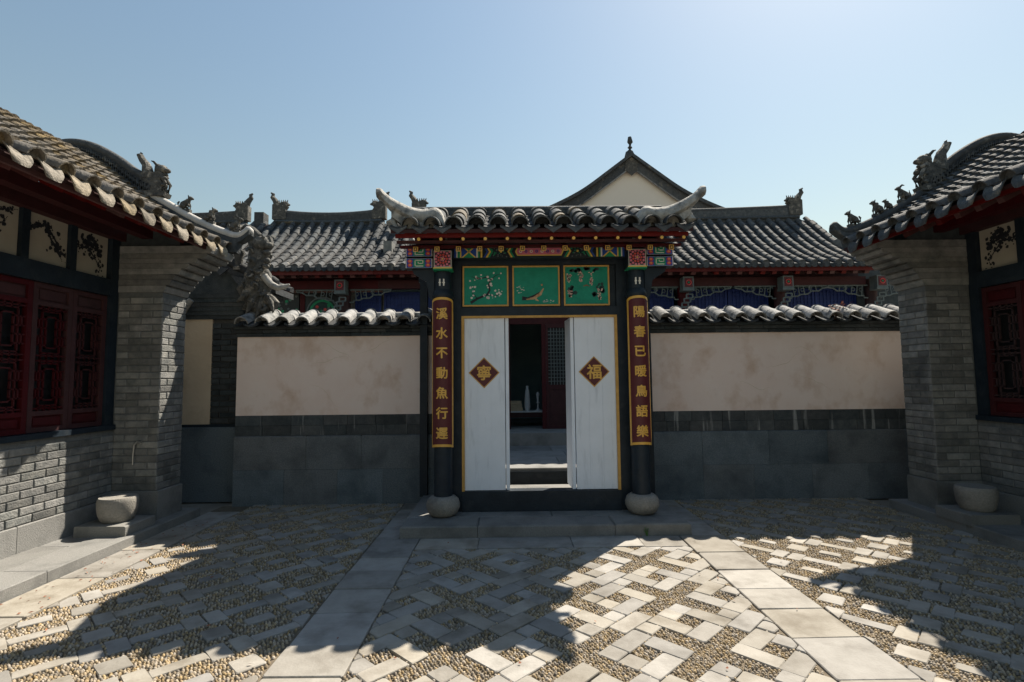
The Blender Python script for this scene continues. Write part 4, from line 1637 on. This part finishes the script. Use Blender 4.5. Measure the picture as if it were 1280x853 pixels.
# swept corner horns
HP = smooth_prof([(1.06, 3.40), (1.09, 3.50), (1.16, 3.56), (1.27, 3.535), (1.41, 3.545), (1.55, 3.60), (1.65, 3.655), (1.71, 3.705), (1.745, 3.74), (1.79, 3.745)], 4)
for s in (-1, 1):
    for fb in (0, 1):
        def HPt(t, y, z):
            yy = 5.62 + .22 * (1.82 - t) + y
            if fb:
                yy = 13.2 - yy
            return (GX + s * t, yy, z)
        rings_c, rings_b = [], []
        for i, (t, z) in enumerate(HP):
            f = i / (len(HP) - 1)
            hw = .135 - .06 * f ** 2
            th = .195 - .09 * f ** 1.5
            rings_c.append([HPt(t, -hw * .6, z - th), HPt(t, hw * .6, z - th), HPt(t, hw, z - th * .7), HPt(t, hw * .95, z - th * .3), HPt(t, hw * .45, z), HPt(t, -hw * .45, z), HPt(t, -hw * .95, z - th * .3), HPt(t, -hw, z - th * .7)])
            if t < 1.64:
                zb = 3.27 + max(0, (t - 1.42)) * .75
                zt = z - th * .9
                if zt - zb > .01:
                    rings_b.append([HPt(t, -hw * .72, zb), HPt(t, hw * .72, zb), HPt(t, hw * .72, zt), HPt(t, -hw * .72, zt)])
        hn = MB().use('horn').loft(rings_c).build('roof_horn', gate, smooth=50)
        MB().use('horn').loft(rings_b).build('horn_body', hn)
        sc_ = MB().use('horn')
        for (t, z, r_) in ((1.22, 3.40, .035), (1.33, 3.42, .04), (1.45, 3.44, .03)):
            sc_.tube([HPt(t + r_ * .9 * math.cos(a), -.062, z - .03 + r_ * .9 * math.sin(a)) for a in [q * .6 for q in range(9)]], .010, 6)
        sc_.tube([HPt(1.60, -.02, 3.46), HPt(1.64, -.02, 3.38), HPt(1.60, -.02, 3.30)], [.05, .06, .05], 8)
        sc_.build('horn_scroll', hn)

# ---------------------------------------------------------------- rear wing beside the left wall: gable end with pier and dragon
wg = empty('wing_house', (-5.3, 8.8, 0), 'small wing behind the sunlit house, tan gable wall and dark pier', 'house')
YW = 7.58
MB().use('dark_mortar').box((-6.6, YW + .02, 0), (-3.88, 9.2, 2.60)).build('wall_core', wg)
blocks(wg, 'granite_block', 'wall_granite', (-5.9, YW - .03, -.02), (-3.85, YW + .2, 1.02), 2, 0, bev=.01)
MB().use('plaster_tan').box((-5.9, YW - .004, 1.06), (-4.25, YW + .05, 2.67)).build('plaster_panel', wg)
MB().use('navy_wood').box((-5.9, YW - .02, 1.022), (-3.86, YW + .05, 1.06)).build('stone_string', wg)
bricks(wg, (-4.25, YW + .012, 0), (1, 0, 0), (0, -1, 0), .38, 1.07, 2.56, m='dark_brick')
for k, (x, z0, z1) in enumerate(((-3.86, 2.56, 2.62), (-3.80, 2.62, 2.68), (-3.75, 2.68, 2.74), (-3.65, 2.74, 2.80), (-3.54, 2.80, 2.86), (-3.42, 2.86, 2.92))):
    MB().use('dark_brick').box((-5.9, YW - .02 - .012 * k, z0 + .002), (x, YW + .42, z1)).build('corbel_course', wg)
WR = smooth_prof([(-3.30, 3.0), (-3.8, 3.21), (-4.4, 3.55), (-5.05, 3.97), (-5.6, 4.34)], 5)
pts = resample(WR, .2)
dk = MB().use('tile_pan')
for (xa, za), (xb, zb) in zip(pts, pts[1:]):
    dk.hexa([(xb, YW - .12, zb - .09), (xa, YW - .12, za - .09), (xa, YW + .5, za - .09), (xb, YW + .5, zb - .09), (xb, YW - .12, zb), (xa, YW - .12, za), (xa, YW + .5, za), (xb, YW + .5, zb)])
dk.build('roof_deck', wg)
for k in range(2):
    y = YW + .15 + k * .27
    rw = MB().use('tile')
    for (xa, za), (xb, zb) in zip(pts, pts[1:]):
        rw.barrel((xa, y, za + .02), (xb - .02, y, zb + .015), (.5, 0, 1), .075, .066, 6)
    rw.build('tile_row', wg, smooth=50)
gw = MB().use('dark_brick')
gw.prism([(-3.40, YW - .05, 2.92)] + [(x, YW - .05, z - .08) for x, z in WR if x < -3.4] + [(-5.6, YW - .05, 2.92)], (0, .4, 0))
gw.build('gable_head', wg)
vr = MB().use('tile_pan')
vr.tube([(x, YW - .06, z + .07) for x, z in WR], [.05] + [.075] * (len(WR) - 1), 8)
vr.build('verge_ridge', wg, smooth=60)
for k in range(7):
    x = -3.55 - k * .27
    d = MB().use('tile')
    z = interp(WR, x)
    d.prism([(x - .11, YW - .14, z - .05), (x + .11, YW - .14, z - .09), (x + .05, YW - .15, z - .16), (x, YW - .155, z - .20), (x - .05, YW - .15, z - .13)], (0, .02, 0))
    d.build('drip_tile', wg)

# carved dragon at the eave corner: relief body in three layers, lumps of mane, claws and a swept fin
dr = empty('dragon_ornament', (-3.5, 7.45, 2.9), 'carved stone dragon scrolls on the wing eave corner', 'ornament')
OUT = [(-.42, 1.30), (-.31, 1.28), (-.22, 1.15), (-.06, 1.17), (-.03, 1.07), (-.10, .99), (-.05, .91), (-.10, .85), (-.07, .77), (-.12, .73), (-.06, .64), (-.02, .50), (-.04, .36), (.07, .22), (.03, .14), (-.03, .22),
       (-.07, .06), (-.07, -.02), (-.20, .02), (-.31, .10), (-.43, .12), (-.39, .22), (-.45, .30), (-.52, .42), (-.43, .55), (-.37, .71), (-.37, .85), (-.35, 1.02), (-.40, 1.15)]
OX, OZ, OY = -3.32, 2.56, 7.44
cxo, czo = -.22, .6


def ring_of(k):
    return [(OX + cxo + (a - cxo) * k, OZ + czo + (b - czo) * (1 - (1 - k) * .35)) for a, b in OUT]


mb = MB().use('carving')
mb.loft([[(x, OY + .10, z) for x, z in ring_of(.86)], [(x, OY + .05, z) for x, z in ring_of(1.0)], [(x, OY - .03, z) for x, z in ring_of(1.0)], [(x, OY - .08, z) for x, z in ring_of(.72)], [(x, OY - .11, z) for x, z in ring_of(.45)]])
mb.build('body', dr, smooth=30)
D = lambda x, z, y=-.09: (OX + x, OY + y, OZ + z)
hd = MB().use('carving')
hd.ball(D(-.16, 1.06), (.12, .09, .10), 10, 8)
hd.ball(D(-.05, 1.02), (.075, .06, .05), 8, 6)
hd.ball(D(-.07, .92), (.065, .055, .035), 8, 6)
hd.ball(D(-.10, 1.12, -.15), (.028, .02, .028), 6, 5)
hd.ball(D(-.06, .80), (.05, .05, .045), 7, 5)
hd.ball(D(-.08, .72), (.055, .05, .035), 7, 5)
hd.tube([D(-.18, 1.14), D(-.28, 1.24), D(-.38, 1.30), D(-.44, 1.27)], [.06, .055, .04, .015], 7)
hd.tube([D(-.22, 1.10, -.12), D(-.32, 1.14, -.13), D(-.36, 1.08, -.13)], [.03, .025, .012], 6)
hd.build('head', dr, smooth=60)
fn = MB().use('horn')
fn.tube([D(-.10, .58), D(.0, .46), (D(.10, .41)), D(.20, .43), D(.26, .46)], [.055, .05, .045, .035, .012], 8)
fn.build('swept_fin', dr, smooth=60)
rnd = random.Random(4)
for k, (x, z, sc_k) in enumerate(((-.30, .60, 1.2), (-.22, .44, 1.1), (-.12, .34, .9), (-.34, .30, 1.0), (-.24, .20, 1.1), (-.38, .45, .8), (-.10, .12, .9), (-.28, .78, 1.0), (-.18, .66, .9), (-.30, .94, .8), (-.02, .26, .7), (-.16, .54, .8))):
    sc_ = MB().use('carving')
    r_ = .062 * sc_k
    a0 = rnd.uniform(0, 6.28)
    dr_ = rnd.choice((-1, 1))
    sc_.tube([D(x + r_ * (1 - q * .10) * math.cos(a0 + dr_ * q * .75), z + r_ * (1 - q * .10) * math.sin(a0 + dr_ * q * .75), -.10 - .01 * q) for q in range(9)], [.020, .026, .028, .028, .026, .024, .022, .018, .012], 6)
    sc_.build('scroll', dr, smooth=60)
for (xa, za), (xb, zb), (xc_, zc_) in (((-.20, .30), (-.26, .16), (-.33, .02)), ((-.12, .28), (-.14, .10), (-.20, -.04)), ((-.06, .30), (.02, .20), (.05, .06)), ((-.30, .36), (-.38, .26), (-.46, .22))):
    cl = MB().use('carving')
    cl.tube([D(xa, za, -.10), D(xb, zb, -.13), D(xc_, zc_, -.11)], [.035, .04, .015], 7)
    cl.build('claw', dr, smooth=60)
pt_ = MB().use('carving')
pt_.lathe((-3.86, 7.50, 3.26), [(.07, 0), (.075, .04), (.055, .06), (.06, .2), (.08, .24), (.08, .28), (.04, .3)], 10)
tag(pt_.build('ridge_post', smooth=40), 'short round carved post beside the dragon on the wing roof', 'ornament')
rb = MB().use('horn')
rb.tube([(-5.0, 7.40, 2.57), (-4.75, 7.38, 2.69), (-4.57, 7.38, 2.67), (-4.45, 7.38, 2.82)], [.03, .06, .07, .04], 8)
rb.ball((-4.60, 7.37, 2.73), (.10, .06, .08))
tag(rb.build('carved_bracket', smooth=60), 'carved stone scroll under the wing eave above the tan plaster', 'ornament')


# ---------------------------------------------------------------- rear halls
def ridge_end_mesh():
    mb = MB().use('carving')
    mb.prism([(-.2, -.10, -.1), (.16, -.10, -.1), (.18, -.10, .1), (.12, -.10, .2), (.18, -.10, .28), (.10, -.10, .38), (-.02, -.10, .34), (-.06, -.10, .40), (-.20, -.10, .30)], (0, .20, 0))
    mb.tube([(-.10, 0, .30), (-.16, 0, .44), (-.24, 0, .54), (-.22, 0, .62), (-.28, 0, .66)], [.09, .075, .06, .045, .02], 7)
    mb.ball((.10, 0, .34), (.11, .08, .08))
    mb.ball((.19, 0, .32), (.06, .05, .035))
    for k in range(5):
        mb.tube([(-.05 + .05 * k, 0, .36), (-.06 + .06 * k, 0, .46)], [.025, .008], 5)
    return mb.mesh('ridge_finial', 50)


FINIAL = ridge_end_mesh()
HR = smooth_prof([(11.45, 4.13), (12.1, 4.47), (12.8, 4.92), (13.5, 5.48), (14.0, 5.90)], 5)


def hall_roof(h, x0, x1, rx0, rx1, sag=.12, finials=(1, 1), tilem='tile'):
    pts = resample(HR, .25)
    back = [(28.0 - y, z) for y, z in reversed(pts)]
    dk = MB().use('dark_soffit')
    for seg in (pts, back):
        for (ya, za), (yb, zb) in zip(seg, seg[1:]):
            dk.hexa([(x0, ya, za - .06), (x1, ya, za - .06), (x1, yb, zb - .06), (x0, yb, zb - .06), (x0, ya, za), (x1, ya, za), (x1, yb, zb), (x0, yb, zb)])
    dk.build('roof_deck', h)
    n = round((x1 - x0) / .27)
    st = (x1 - x0) / n
    for k in range(n):
        x = x0 + (k + .5) * st
        rw = MB().use(tilem)
        for (ya, za), (yb, zb) in zip(pts, pts[1:]):
            a, b = Vector((x + random.uniform(-.012, .012), ya, za + .045 + random.uniform(-.006, .006))), Vector((x, yb, zb + .036))
            b = b + (b - a) * .1
            t = b - a
            rw.barrel(a, b, (0, -t.z, t.y), .074, .069, 6)
        rw.build('tile_row', h, smooth=50)
        e = MB().use(tilem)
        c = Vector((x, 11.44, 4.155))
        e.loft([[c + Vector((.085 * math.cos(.6283 * q), 0, .085 * math.sin(.6283 * q))) for q in range(10)], [c + Vector((.085 * math.cos(.6283 * q), .03, .01 + .085 * math.sin(.6283 * q))) for q in range(10)]])
        e.build('eave_disc', h)
        pn = MB().use('tile_pan')
        for i, ((ya, za), (yb, zb)) in enumerate(zip(pts, pts[1:])):
            xa, xb = x + st / 2 - .07, x + st / 2 + .07
            pn.add([(xa, ya, za + .03), (xb, ya, za + .03), (xb, yb, zb + .008), (xa, yb, zb + .008), (xa, ya, za + .004), (xb, ya, za + .004)], [(0, 1, 2, 3), (4, 5, 1, 0)])
        pn.add([(x + st / 2 - .09, 11.43, 4.15), (x + st / 2 - .04, 11.42, 4.08), (x + st / 2, 11.42, 4.055), (x + st / 2 + .04, 11.42, 4.08), (x + st / 2 + .09, 11.43, 4.15)], [(0, 1, 2, 3, 4)])
        pn.build('pan_tile_row', h, recalc=False)
    # ridge with gentle sag
    rg, cp = MB().use('tile'), MB().use('tile')
    N = 14
    rings, line = [], []
    for k in range(N + 1):
        f = k / N
        x = rx0 + (rx1 - rx0) * f
        z = 6.12 + sag * (2 * f - 1) ** 2
        rings.append([(x, 13.92, 5.85), (x, 14.08, 5.85), (x, 14.08, z), (x, 13.92, z)])
        line.append((x, 14, z + .02))
    rg.loft(rings)
    r_ = rg.build('ridge', h)
    cp.tube(line, .085, 8)
    cp.tube([(a, 13.92, 5.93 + .3 * (c - 6.14)) for a, b, c in line], .05, 6)
    cp.build('ridge_cap', r_, smooth=60)
    if finials[0]:
        place('ridge_finial', FINIAL, Matrix.Translation((rx0 + .1, 14, 6.12 + sag - .1)) @ Matrix.Rotation(0, 4, 'Z'), h)
    if finials[1]:
        place('ridge_finial', FINIAL, Matrix.Translation((rx1 - .1, 14, 6.12 + sag - .1)) @ Matrix.Rotation(math.pi, 4, 'Z'), h)


def hall_eave(h, x0, x1):
    MB().use('rafter_red').box((x0, 11.49, 4.00), (x1, 11.53, 4.085)).build('fascia', h)
    x = x0 + .1
    while x < x1 - .05:
        f = MB().use('rafter_red')
        f.bar((x, 11.56, 3.985), (x, 12.5, 4.50), .10, .09)
        f.build('rafter', h)
        x += .26
    MB().use('dark_soffit').box((x0, 11.9, 4.02), (x1, 11.96, 4.1)).build('eave_board', h)
    MB().use('red_wood').box((x0, 11.95, 3.76), (x1, 12.1, 3.95)).build('beam', h)
    MB().use('red_wood').box((x0, 12.2, 3.95), (x1, 12.35, 4.35)).build('upper_beam', h)


def grid_window(h, x0, x1, z0, z1, y, m, step=.085):
    fr = MB().use(m)
    t = .05
    for a, b in (((x0, y, z0), (x1, y + .05, z0 + t)), ((x0, y, z1 - t), (x1, y + .05, z1)), ((x0, y, z0 + t), (x0 + t, y + .05, z1 - t)), ((x1 - t, y, z0 + t), (x1, y + .05, z1 - t))):
        fr.box(a, b)
    o = fr.build('window', h)
    lt = MB().use(m)
    x = x0 + t + step
    while x < x1 - t:
        lt.box((x - .01, y + .012, z0 + t), (x + .01, y + .03, z1 - t))
        x += step
    z = z0 + t + step
    while z < z1 - t:
        lt.box((x0 + t, y + .0135, z - .01), (x1 - t, y + .0285, z + .01))
        z += step
    lt.build('lattice', o, recalc=False)
    MB().use('blue' if m == 'blue' else 'pane_dark').box((x0 + t, y + .032, z0 + t), (x1 - t, y + .045, z1 - t)).build('pane', o)
    return o


def bracket(h, x, s):
    """cloud spandrel beside a post"""
    mb = MB().use('lattice_grey')
    top = 3.755
    pts = [(0, 0), (.95, 0), (.93, -.05), (.80, -.07), (.72, -.13), (.55, -.13), (.46, -.2), (.30, -.21), (.22, -.25), (.10, -.25), (.08, -.30), (0, -.30)]
    prev = None
    mb.tube([(x + s * a, 12.0, top + b) for a, b in pts[1:]], .018, 5)
    mb.bar((x, 12.0, top - .01), (x + s * .95, 12.0, top - .01), .02, .03)
    for a in (.12, .24, .36, .5, .64, .78):
        zb = interp([(p[0], p[1]) for p in reversed(pts[1:])], a)
        mb.bar((x + s * a, 12.0, top), (x + s * (a + .03), 12.0, top + zb), .018, .018)
    for a, b in ((.16, -.11), (.34, -.10), (.52, -.07)):
        mb.tube([(x + s * a + .04 * math.cos(q), 12.0, top + b + .04 * math.sin(q)) for q in (0, 1, 2, 3, 4, 5, 6)], .011, 5)
    mb.build('cloud_bracket', h)


def hall_bay_post(h, x):
    MB().use('red_wood').lathe((x, 12.1, .5), [(.13, 0), (.13, 3.4)], 16).build('column', h, smooth=40)
    hd = MB().use('lattice_grey').box((x - .12, 11.70, 3.66), (x + .12, 11.95, 3.93)).build('beam_head', h)
    MB().use('maroon').box((x - .09, 11.692, 3.69), (x + .09, 11.70, 3.90)).build('head_field', hd)
    fl = MB()
    fl.use('paint_red')
    fl.tube([(x + .055 * math.cos(q), 11.688, 3.795 + .055 * math.sin(q)) for q in [k * .7 for k in range(10)]], .011, 5)
    fl.use('paint_green')
    fl.ball((x, 11.688, 3.795), (.022, .01, .022), 6, 4)
    fl.build('head_flower', hd)
    MB().use('lattice_grey').box((x - .13, 11.695, 3.61), (x + .13, 11.95, 3.658)).build('head_sole', hd)
    # stepped hanging bracket
    st = MB().use('lattice_grey')
    px, pz = x + .06, 3.54
    for k in range(5):
        w_, h_ = .14, .085
        ax, az = px - .055 * k - .02, pz - .10 * k
        for a, b in (((ax - w_ / 2, az), (ax + w_ / 2, az)), ((ax - w_ / 2, az - h_), (ax + w_ / 2, az - h_)), ((ax - w_ / 2, az), (ax - w_ / 2, az - h_)), ((ax + w_ / 2, az), (ax + w_ / 2, az - h_))):
            st.bar((a[0], 11.78, a[1]), (b[0], 11.78, b[1]), .03, .022)
    st.build('hanging_bracket', h)
    bracket(h, x - .14, -1)
    bracket(h, x + .14, 1)


hall = empty('main_hall', (2.6, 13, 0), 'long rear hall with blue lattice windows behind the gate', 'hall')
hall_roof(hall, -2.95, 8.3, -2.45, 7.95)
hall_eave(hall, -2.95, 8.3)
posts = [-.42, 1.84, 4.10, 6.36, 8.5]
for x in posts:
    hall_bay_post(hall, x)
YWd = 12.32
for a, b in ((-2.9, -2.0), (-1.98, -.6)):
    grid_window(hall, a, b, 2.3, 3.74, YWd, 'blue')
for a, b in ((2.0, 3.0), (3.02, 3.95), (4.25, 5.22), (5.24, 6.2), (6.52, 7.3), (7.32, 8.3)):
    grid_window(hall, a, b, 2.3, 3.74, YWd, 'blue')
MB().use('brick').box((-2.95, YWd - .02, .4), (-.02, YWd + .1, 2.29)).build('front_wall', hall)
MB().use('brick').box((1.95, YWd - .02, .4), (8.3, YWd + .1, 2.29)).build('front_wall', hall)
MB().use('red_wood').box((-.58, YWd, 2.95), (1.95, YWd + .1, 3.2)).build('door_lintel', hall)
MB().use('blue').box((-.58, YWd + .03, 3.2), (1.95, YWd + .06, 3.74)).build('transom_panel', hall)
MB().use('interior').box((-2.95, 15.6, .4), (8.3, 15.8, 5)).build('back_wall', hall)
MB().use('interior').box((-2.95, 12.4, 3.76), (8.3, 15.6, 3.82)).build('room_ceiling', hall)
MB().use('dark_brick').box((8.31, 12.3, 0), (9.7, 12.6, 4.4)).build('end_pier', hall)
MB().use('brick').box((8.1, 12.42, .4), (8.3, 15.6, 5)).build('end_wall', hall)
MB().use('brick').box((-2.95, 12.42, .4), (-2.75, 15.6, 5)).build('end_wall', hall)
MB().use('granite').box((-3.2, 11.4, -.02), (8.6, 16, .50)).build('floor_slab', hall)
# red lattice door leaves at the hall doorway (one folded open on the right)
for xa, xb, y in ((.90, 1.42, YWd - .01), (1.43, 1.94, YWd - .005)):
    fr = MB().use('red_wood')
    t = .05
    for a, b in (((xa, y, .50), (xa + t, y + .05, 2.95)), ((xb - t, y, .50), (xb, y + .05, 2.95)), ((xa + t, y, .50), (xb - t, y + .05, .58)), ((xa + t, y, 2.86), (xb - t, y + .05, 2.95)), ((xa + t, y, 1.42), (xb - t, y + .05, 1.52))):
        fr.box(a, b)
    o = fr.build('hall_door', hall)
    p = MB().use('red_wood').box((xa + t, y + .02, .58), (xb - t, y + .035, 1.42))
    p.box((xa + t + .05, y + .01, .64), (xb - t - .05, y + .02, .78))
    p.box((xa + t + .05, y + .01, .84), (xb - t - .05, y + .02, 1.36))
    p.build('door_panel', o)
    lt = MB().use('lattice_grey')
    for k in range(1, 6):
        x = xa + t + (xb - xa - 2 * t) * k / 6
        lt.box((x - .008, y + .015, 1.52), (x + .008, y + .03, 2.86))
    for k in range(1, 16):
        z = 1.52 + 1.34 * k / 16
        lt.box((xa + t, y + .016, z - .008), (xb - t, y + .029, z + .008))
    lt.build('lattice', o, recalc=False)
MB().use('pane_dark').box((.92, YWd + .05, 1.5), (1.94, YWd + .06, 2.9)).build('pane', hall)
MB().use('red_wood').box((.80, YWd - .02, .5), (.895, YWd + .08, 2.95)).build('door_post', hall)
MB().use('red_wood').box((-.02, YWd - .02, .5), (.06, YWd + .08, 2.95)).build('door_post', hall)
# step platform of the inner court
ic = empty('inner_terrace', (1, 10, 0), 'grey stone terrace between the gate and the rear hall', 'terrace', kind='structure')
y = 8.55
for k, y2 in enumerate((8.95, 9.75, 10.55, 11.39)):
    blocks(ic, 'terrace_slab', 'granite', (-4, y, -.02), (6, y2 - .006, .235), 8, 0)
    y = y2
MB().use('navy_wood').box((-4, 8.515, -.02), (6, 8.547, .19)).build('riser_shade_board', ic)  # dark board added before the granite riser, its colour standing in for shade
# table with objects inside
tb = empty('altar_table', (.45, 13.2, .5), 'low dark red table inside the rear hall doorway', 'table')
MB().use('cloth').box((-.2, 12.95, .845), (1.1, 13.5, .875)).build('table_top', tb)
MB().use('red_wood').box((-.15, 12.98, .72), (1.05, 13.47, .845)).build('apron', tb)
for x in (-.12, .99):
    for y in (13.0, 13.42):
        MB().use('red_wood').box((x, y, .498), (x + .05, y + .05, .72)).build('leg', tb)
st = empty('book_stack', (.12, 13.1, .875), 'stack of straw coloured boxes on the hall table', 'boxes')
for k in range(3):
    MB().use('straw').box((.0 + .01 * k, 13.03, .873 + .085 * k), (.36 - .015 * k, 13.3, .952 + .085 * k)).build('box', st)
v = MB().use('cloth')
v.lathe((.48, 13.15, .872), [(.05, 0), (.075, .1), (.07, .3), (.05, .5), (.03, .56), (.035, .62)], 14)
tag(v.build('vase', smooth=50), 'tall white vase on the table in the rear hall', 'vase')
v = MB().use('cloth')
v.lathe((.74, 13.1, .872), [(.06, 0), (.065, .03), (.02, .06), (.02, .18), (.045, .2), (.02, .24), (.03, .36), (.045, .42), (.02, .46)], 12)
tag(v.build('candlestick', smooth=50), 'slender pale candlestick on the table in the rear hall', 'candlestick')

lh = empty('left_hall', (-4.7, 13, 0), 'adjoining rear hall with painted flower panels behind the dragon', 'hall')
hall_roof(lh, -6.65, -2.955, -6.2, -3.35, sag=.10)
hall_eave(lh, -6.65, -2.955)
hall_bay_post(lh, -3.75)
for a, b, m in ((-5.5, -4.9, 'g'), (-4.75, -3.95, 'm')):
    p = MB().use('pane_dark').box((a, YWd, 2.6), (b, YWd + .05, 3.74)).build('painted_panel', lh)
    q = MB()
    rnd = random.Random(9)
    if m == 'g':
        for k in range(90):
            q.use(rnd.choice(['lattice_grey', 'paint_green', 'lattice_grey', 'leaf_dark']))
            x, z, r_ = rnd.uniform(a + .05, b - .05), rnd.uniform(2.65, 3.7), rnd.uniform(.02, .045)
            q.add([(x + r_ * math.cos(w * 1.2566), YWd - .003 - .002 * rnd.random(), z + r_ * math.sin(w * 1.2566)) for w in range(5)], [(0, 1, 2, 3, 4)])
    else:
        c = ((a + b) / 2, 3.25)
        for r_, mm, d in ((.38, 'lattice_grey', .002), (.35, 'leaf_dark', .003), (.31, 'paint_green', .0035), (.26, 'leaf_dark', .004)):
            q.use(mm).add([(c[0] + r_ * math.cos(w * .2618), YWd - d, c[1] + r_ * 1.05 * math.sin(w * .2618)) for w in range(24)], [tuple(range(24))])
        for k in range(14):
            q.use(rnd.choice(['paint_red', 'lattice_grey', 'paint_green']))
            x, z, r_ = c[0] + rnd.uniform(-.2, .2), c[1] + rnd.uniform(-.2, .2), .04
            q.add([(x + r_ * math.cos(w * 1.2566), YWd - .006 - .0003 * k, z + r_ * math.sin(w * 1.2566)) for w in range(5)], [(0, 1, 2, 3, 4)])
    q.build('flower_painting', p, recalc=False)
    MB().use('red_wood').box((a - .12, YWd - .01, 2.4), (a - .01, YWd + .06, 3.75)).build('panel_post', lh)
grid_window(lh, -3.58, -2.97, 2.3, 3.74, YWd, 'blue')
MB().use('brick').box((-6.65, YWd + .06, .0), (-2.96, YWd + .2, 3.75)).build('front_wall', lh)

fl = empty('far_left_hall', (-9, 13, 0), 'rear hall roof showing beyond the ridge of the sunlit house', 'hall')
hall_roof(fl, -12.0, -6.655, -11.8, -7.05, sag=.08)
MB().use('brick').box((-12, 12.3, 0), (-6.66, 12.6, 4.4)).build('front_wall', fl)
MB().use('tile').box((-6.75, 13.85, 5.8), (-6.5, 14.15, 6.2)).build('ridge_block', fl)

# ---------------------------------------------------------------- tall gable beyond
gh = empty('gable_house', (4.25, 19, 0), 'tall cream gable house rising behind the rear hall', 'house')
cx, yg = 4.30, 17.6
GP = smooth_prof([(0, 9.28), (.82, 8.66), (1.70, 8.02), (2.6, 7.54), (3.4, 7.22), (4.3, 6.98)], 5)
wall = MB().use('plaster_cream')
poly = [(cx + a, yg, z - .25) for a, z in GP] + [(cx + 4.3, yg, 0), (cx - 4.3, yg, 0)] + [(cx - a, yg, z - .25) for a, z in reversed(GP)][:-1]
wall.prism(poly, (0, 6, 0))
wall.build('gable_wall', gh)
for s in (-1, 1):
    v = MB().use('tile')
    v.loft([[(cx + s * a, yg - .12, z - .40), (cx + s * a, yg - .02, z - .40), (cx + s * a, yg - .02, z - .06), (cx + s * a, yg - .12, z - .06)] for a, z in GP])
    v.build('verge_band', gh)
    v = MB().use('tile_pale')
    v.tube([(cx + s * a, yg - .12, z - .42) for a, z in GP], .028, 6)
    v.build('verge_moulding', gh)
    v = MB().use('tile')
    v.loft([[(cx + s * a, yg - .25, z - .06), (cx + s * a, yg + 6.2, z - .06), (cx + s * a, yg + 6.2, z + .06), (cx + s * a, yg - .25, z + .06)] for a, z in GP])
    v.build('roof_slope', gh)
f = MB().use('carving')
f.prism([(cx - .22, yg - .16, 8.75), (cx, yg - .16, 8.55), (cx + .22, yg - .16, 8.75), (cx + .2, yg - .16, 9.05), (cx, yg - .16, 9.2), (cx - .2, yg - .16, 9.05)], (0, .03, 0))
f.build('gable_boss', gh)
f = MB().use('tile')
f.tube([(cx, yg, 9.2), (cx - .02, yg, 9.45), (cx, yg, 9.6), (cx + .01, yg, 9.8), (cx, yg, 9.98)], [.22, .13, .085, .10, .06], 8)
f.tube([(cx, yg + .1, 9.3), (cx, yg + 6, 9.3)], .1, 8)
f.build('finial', gh)
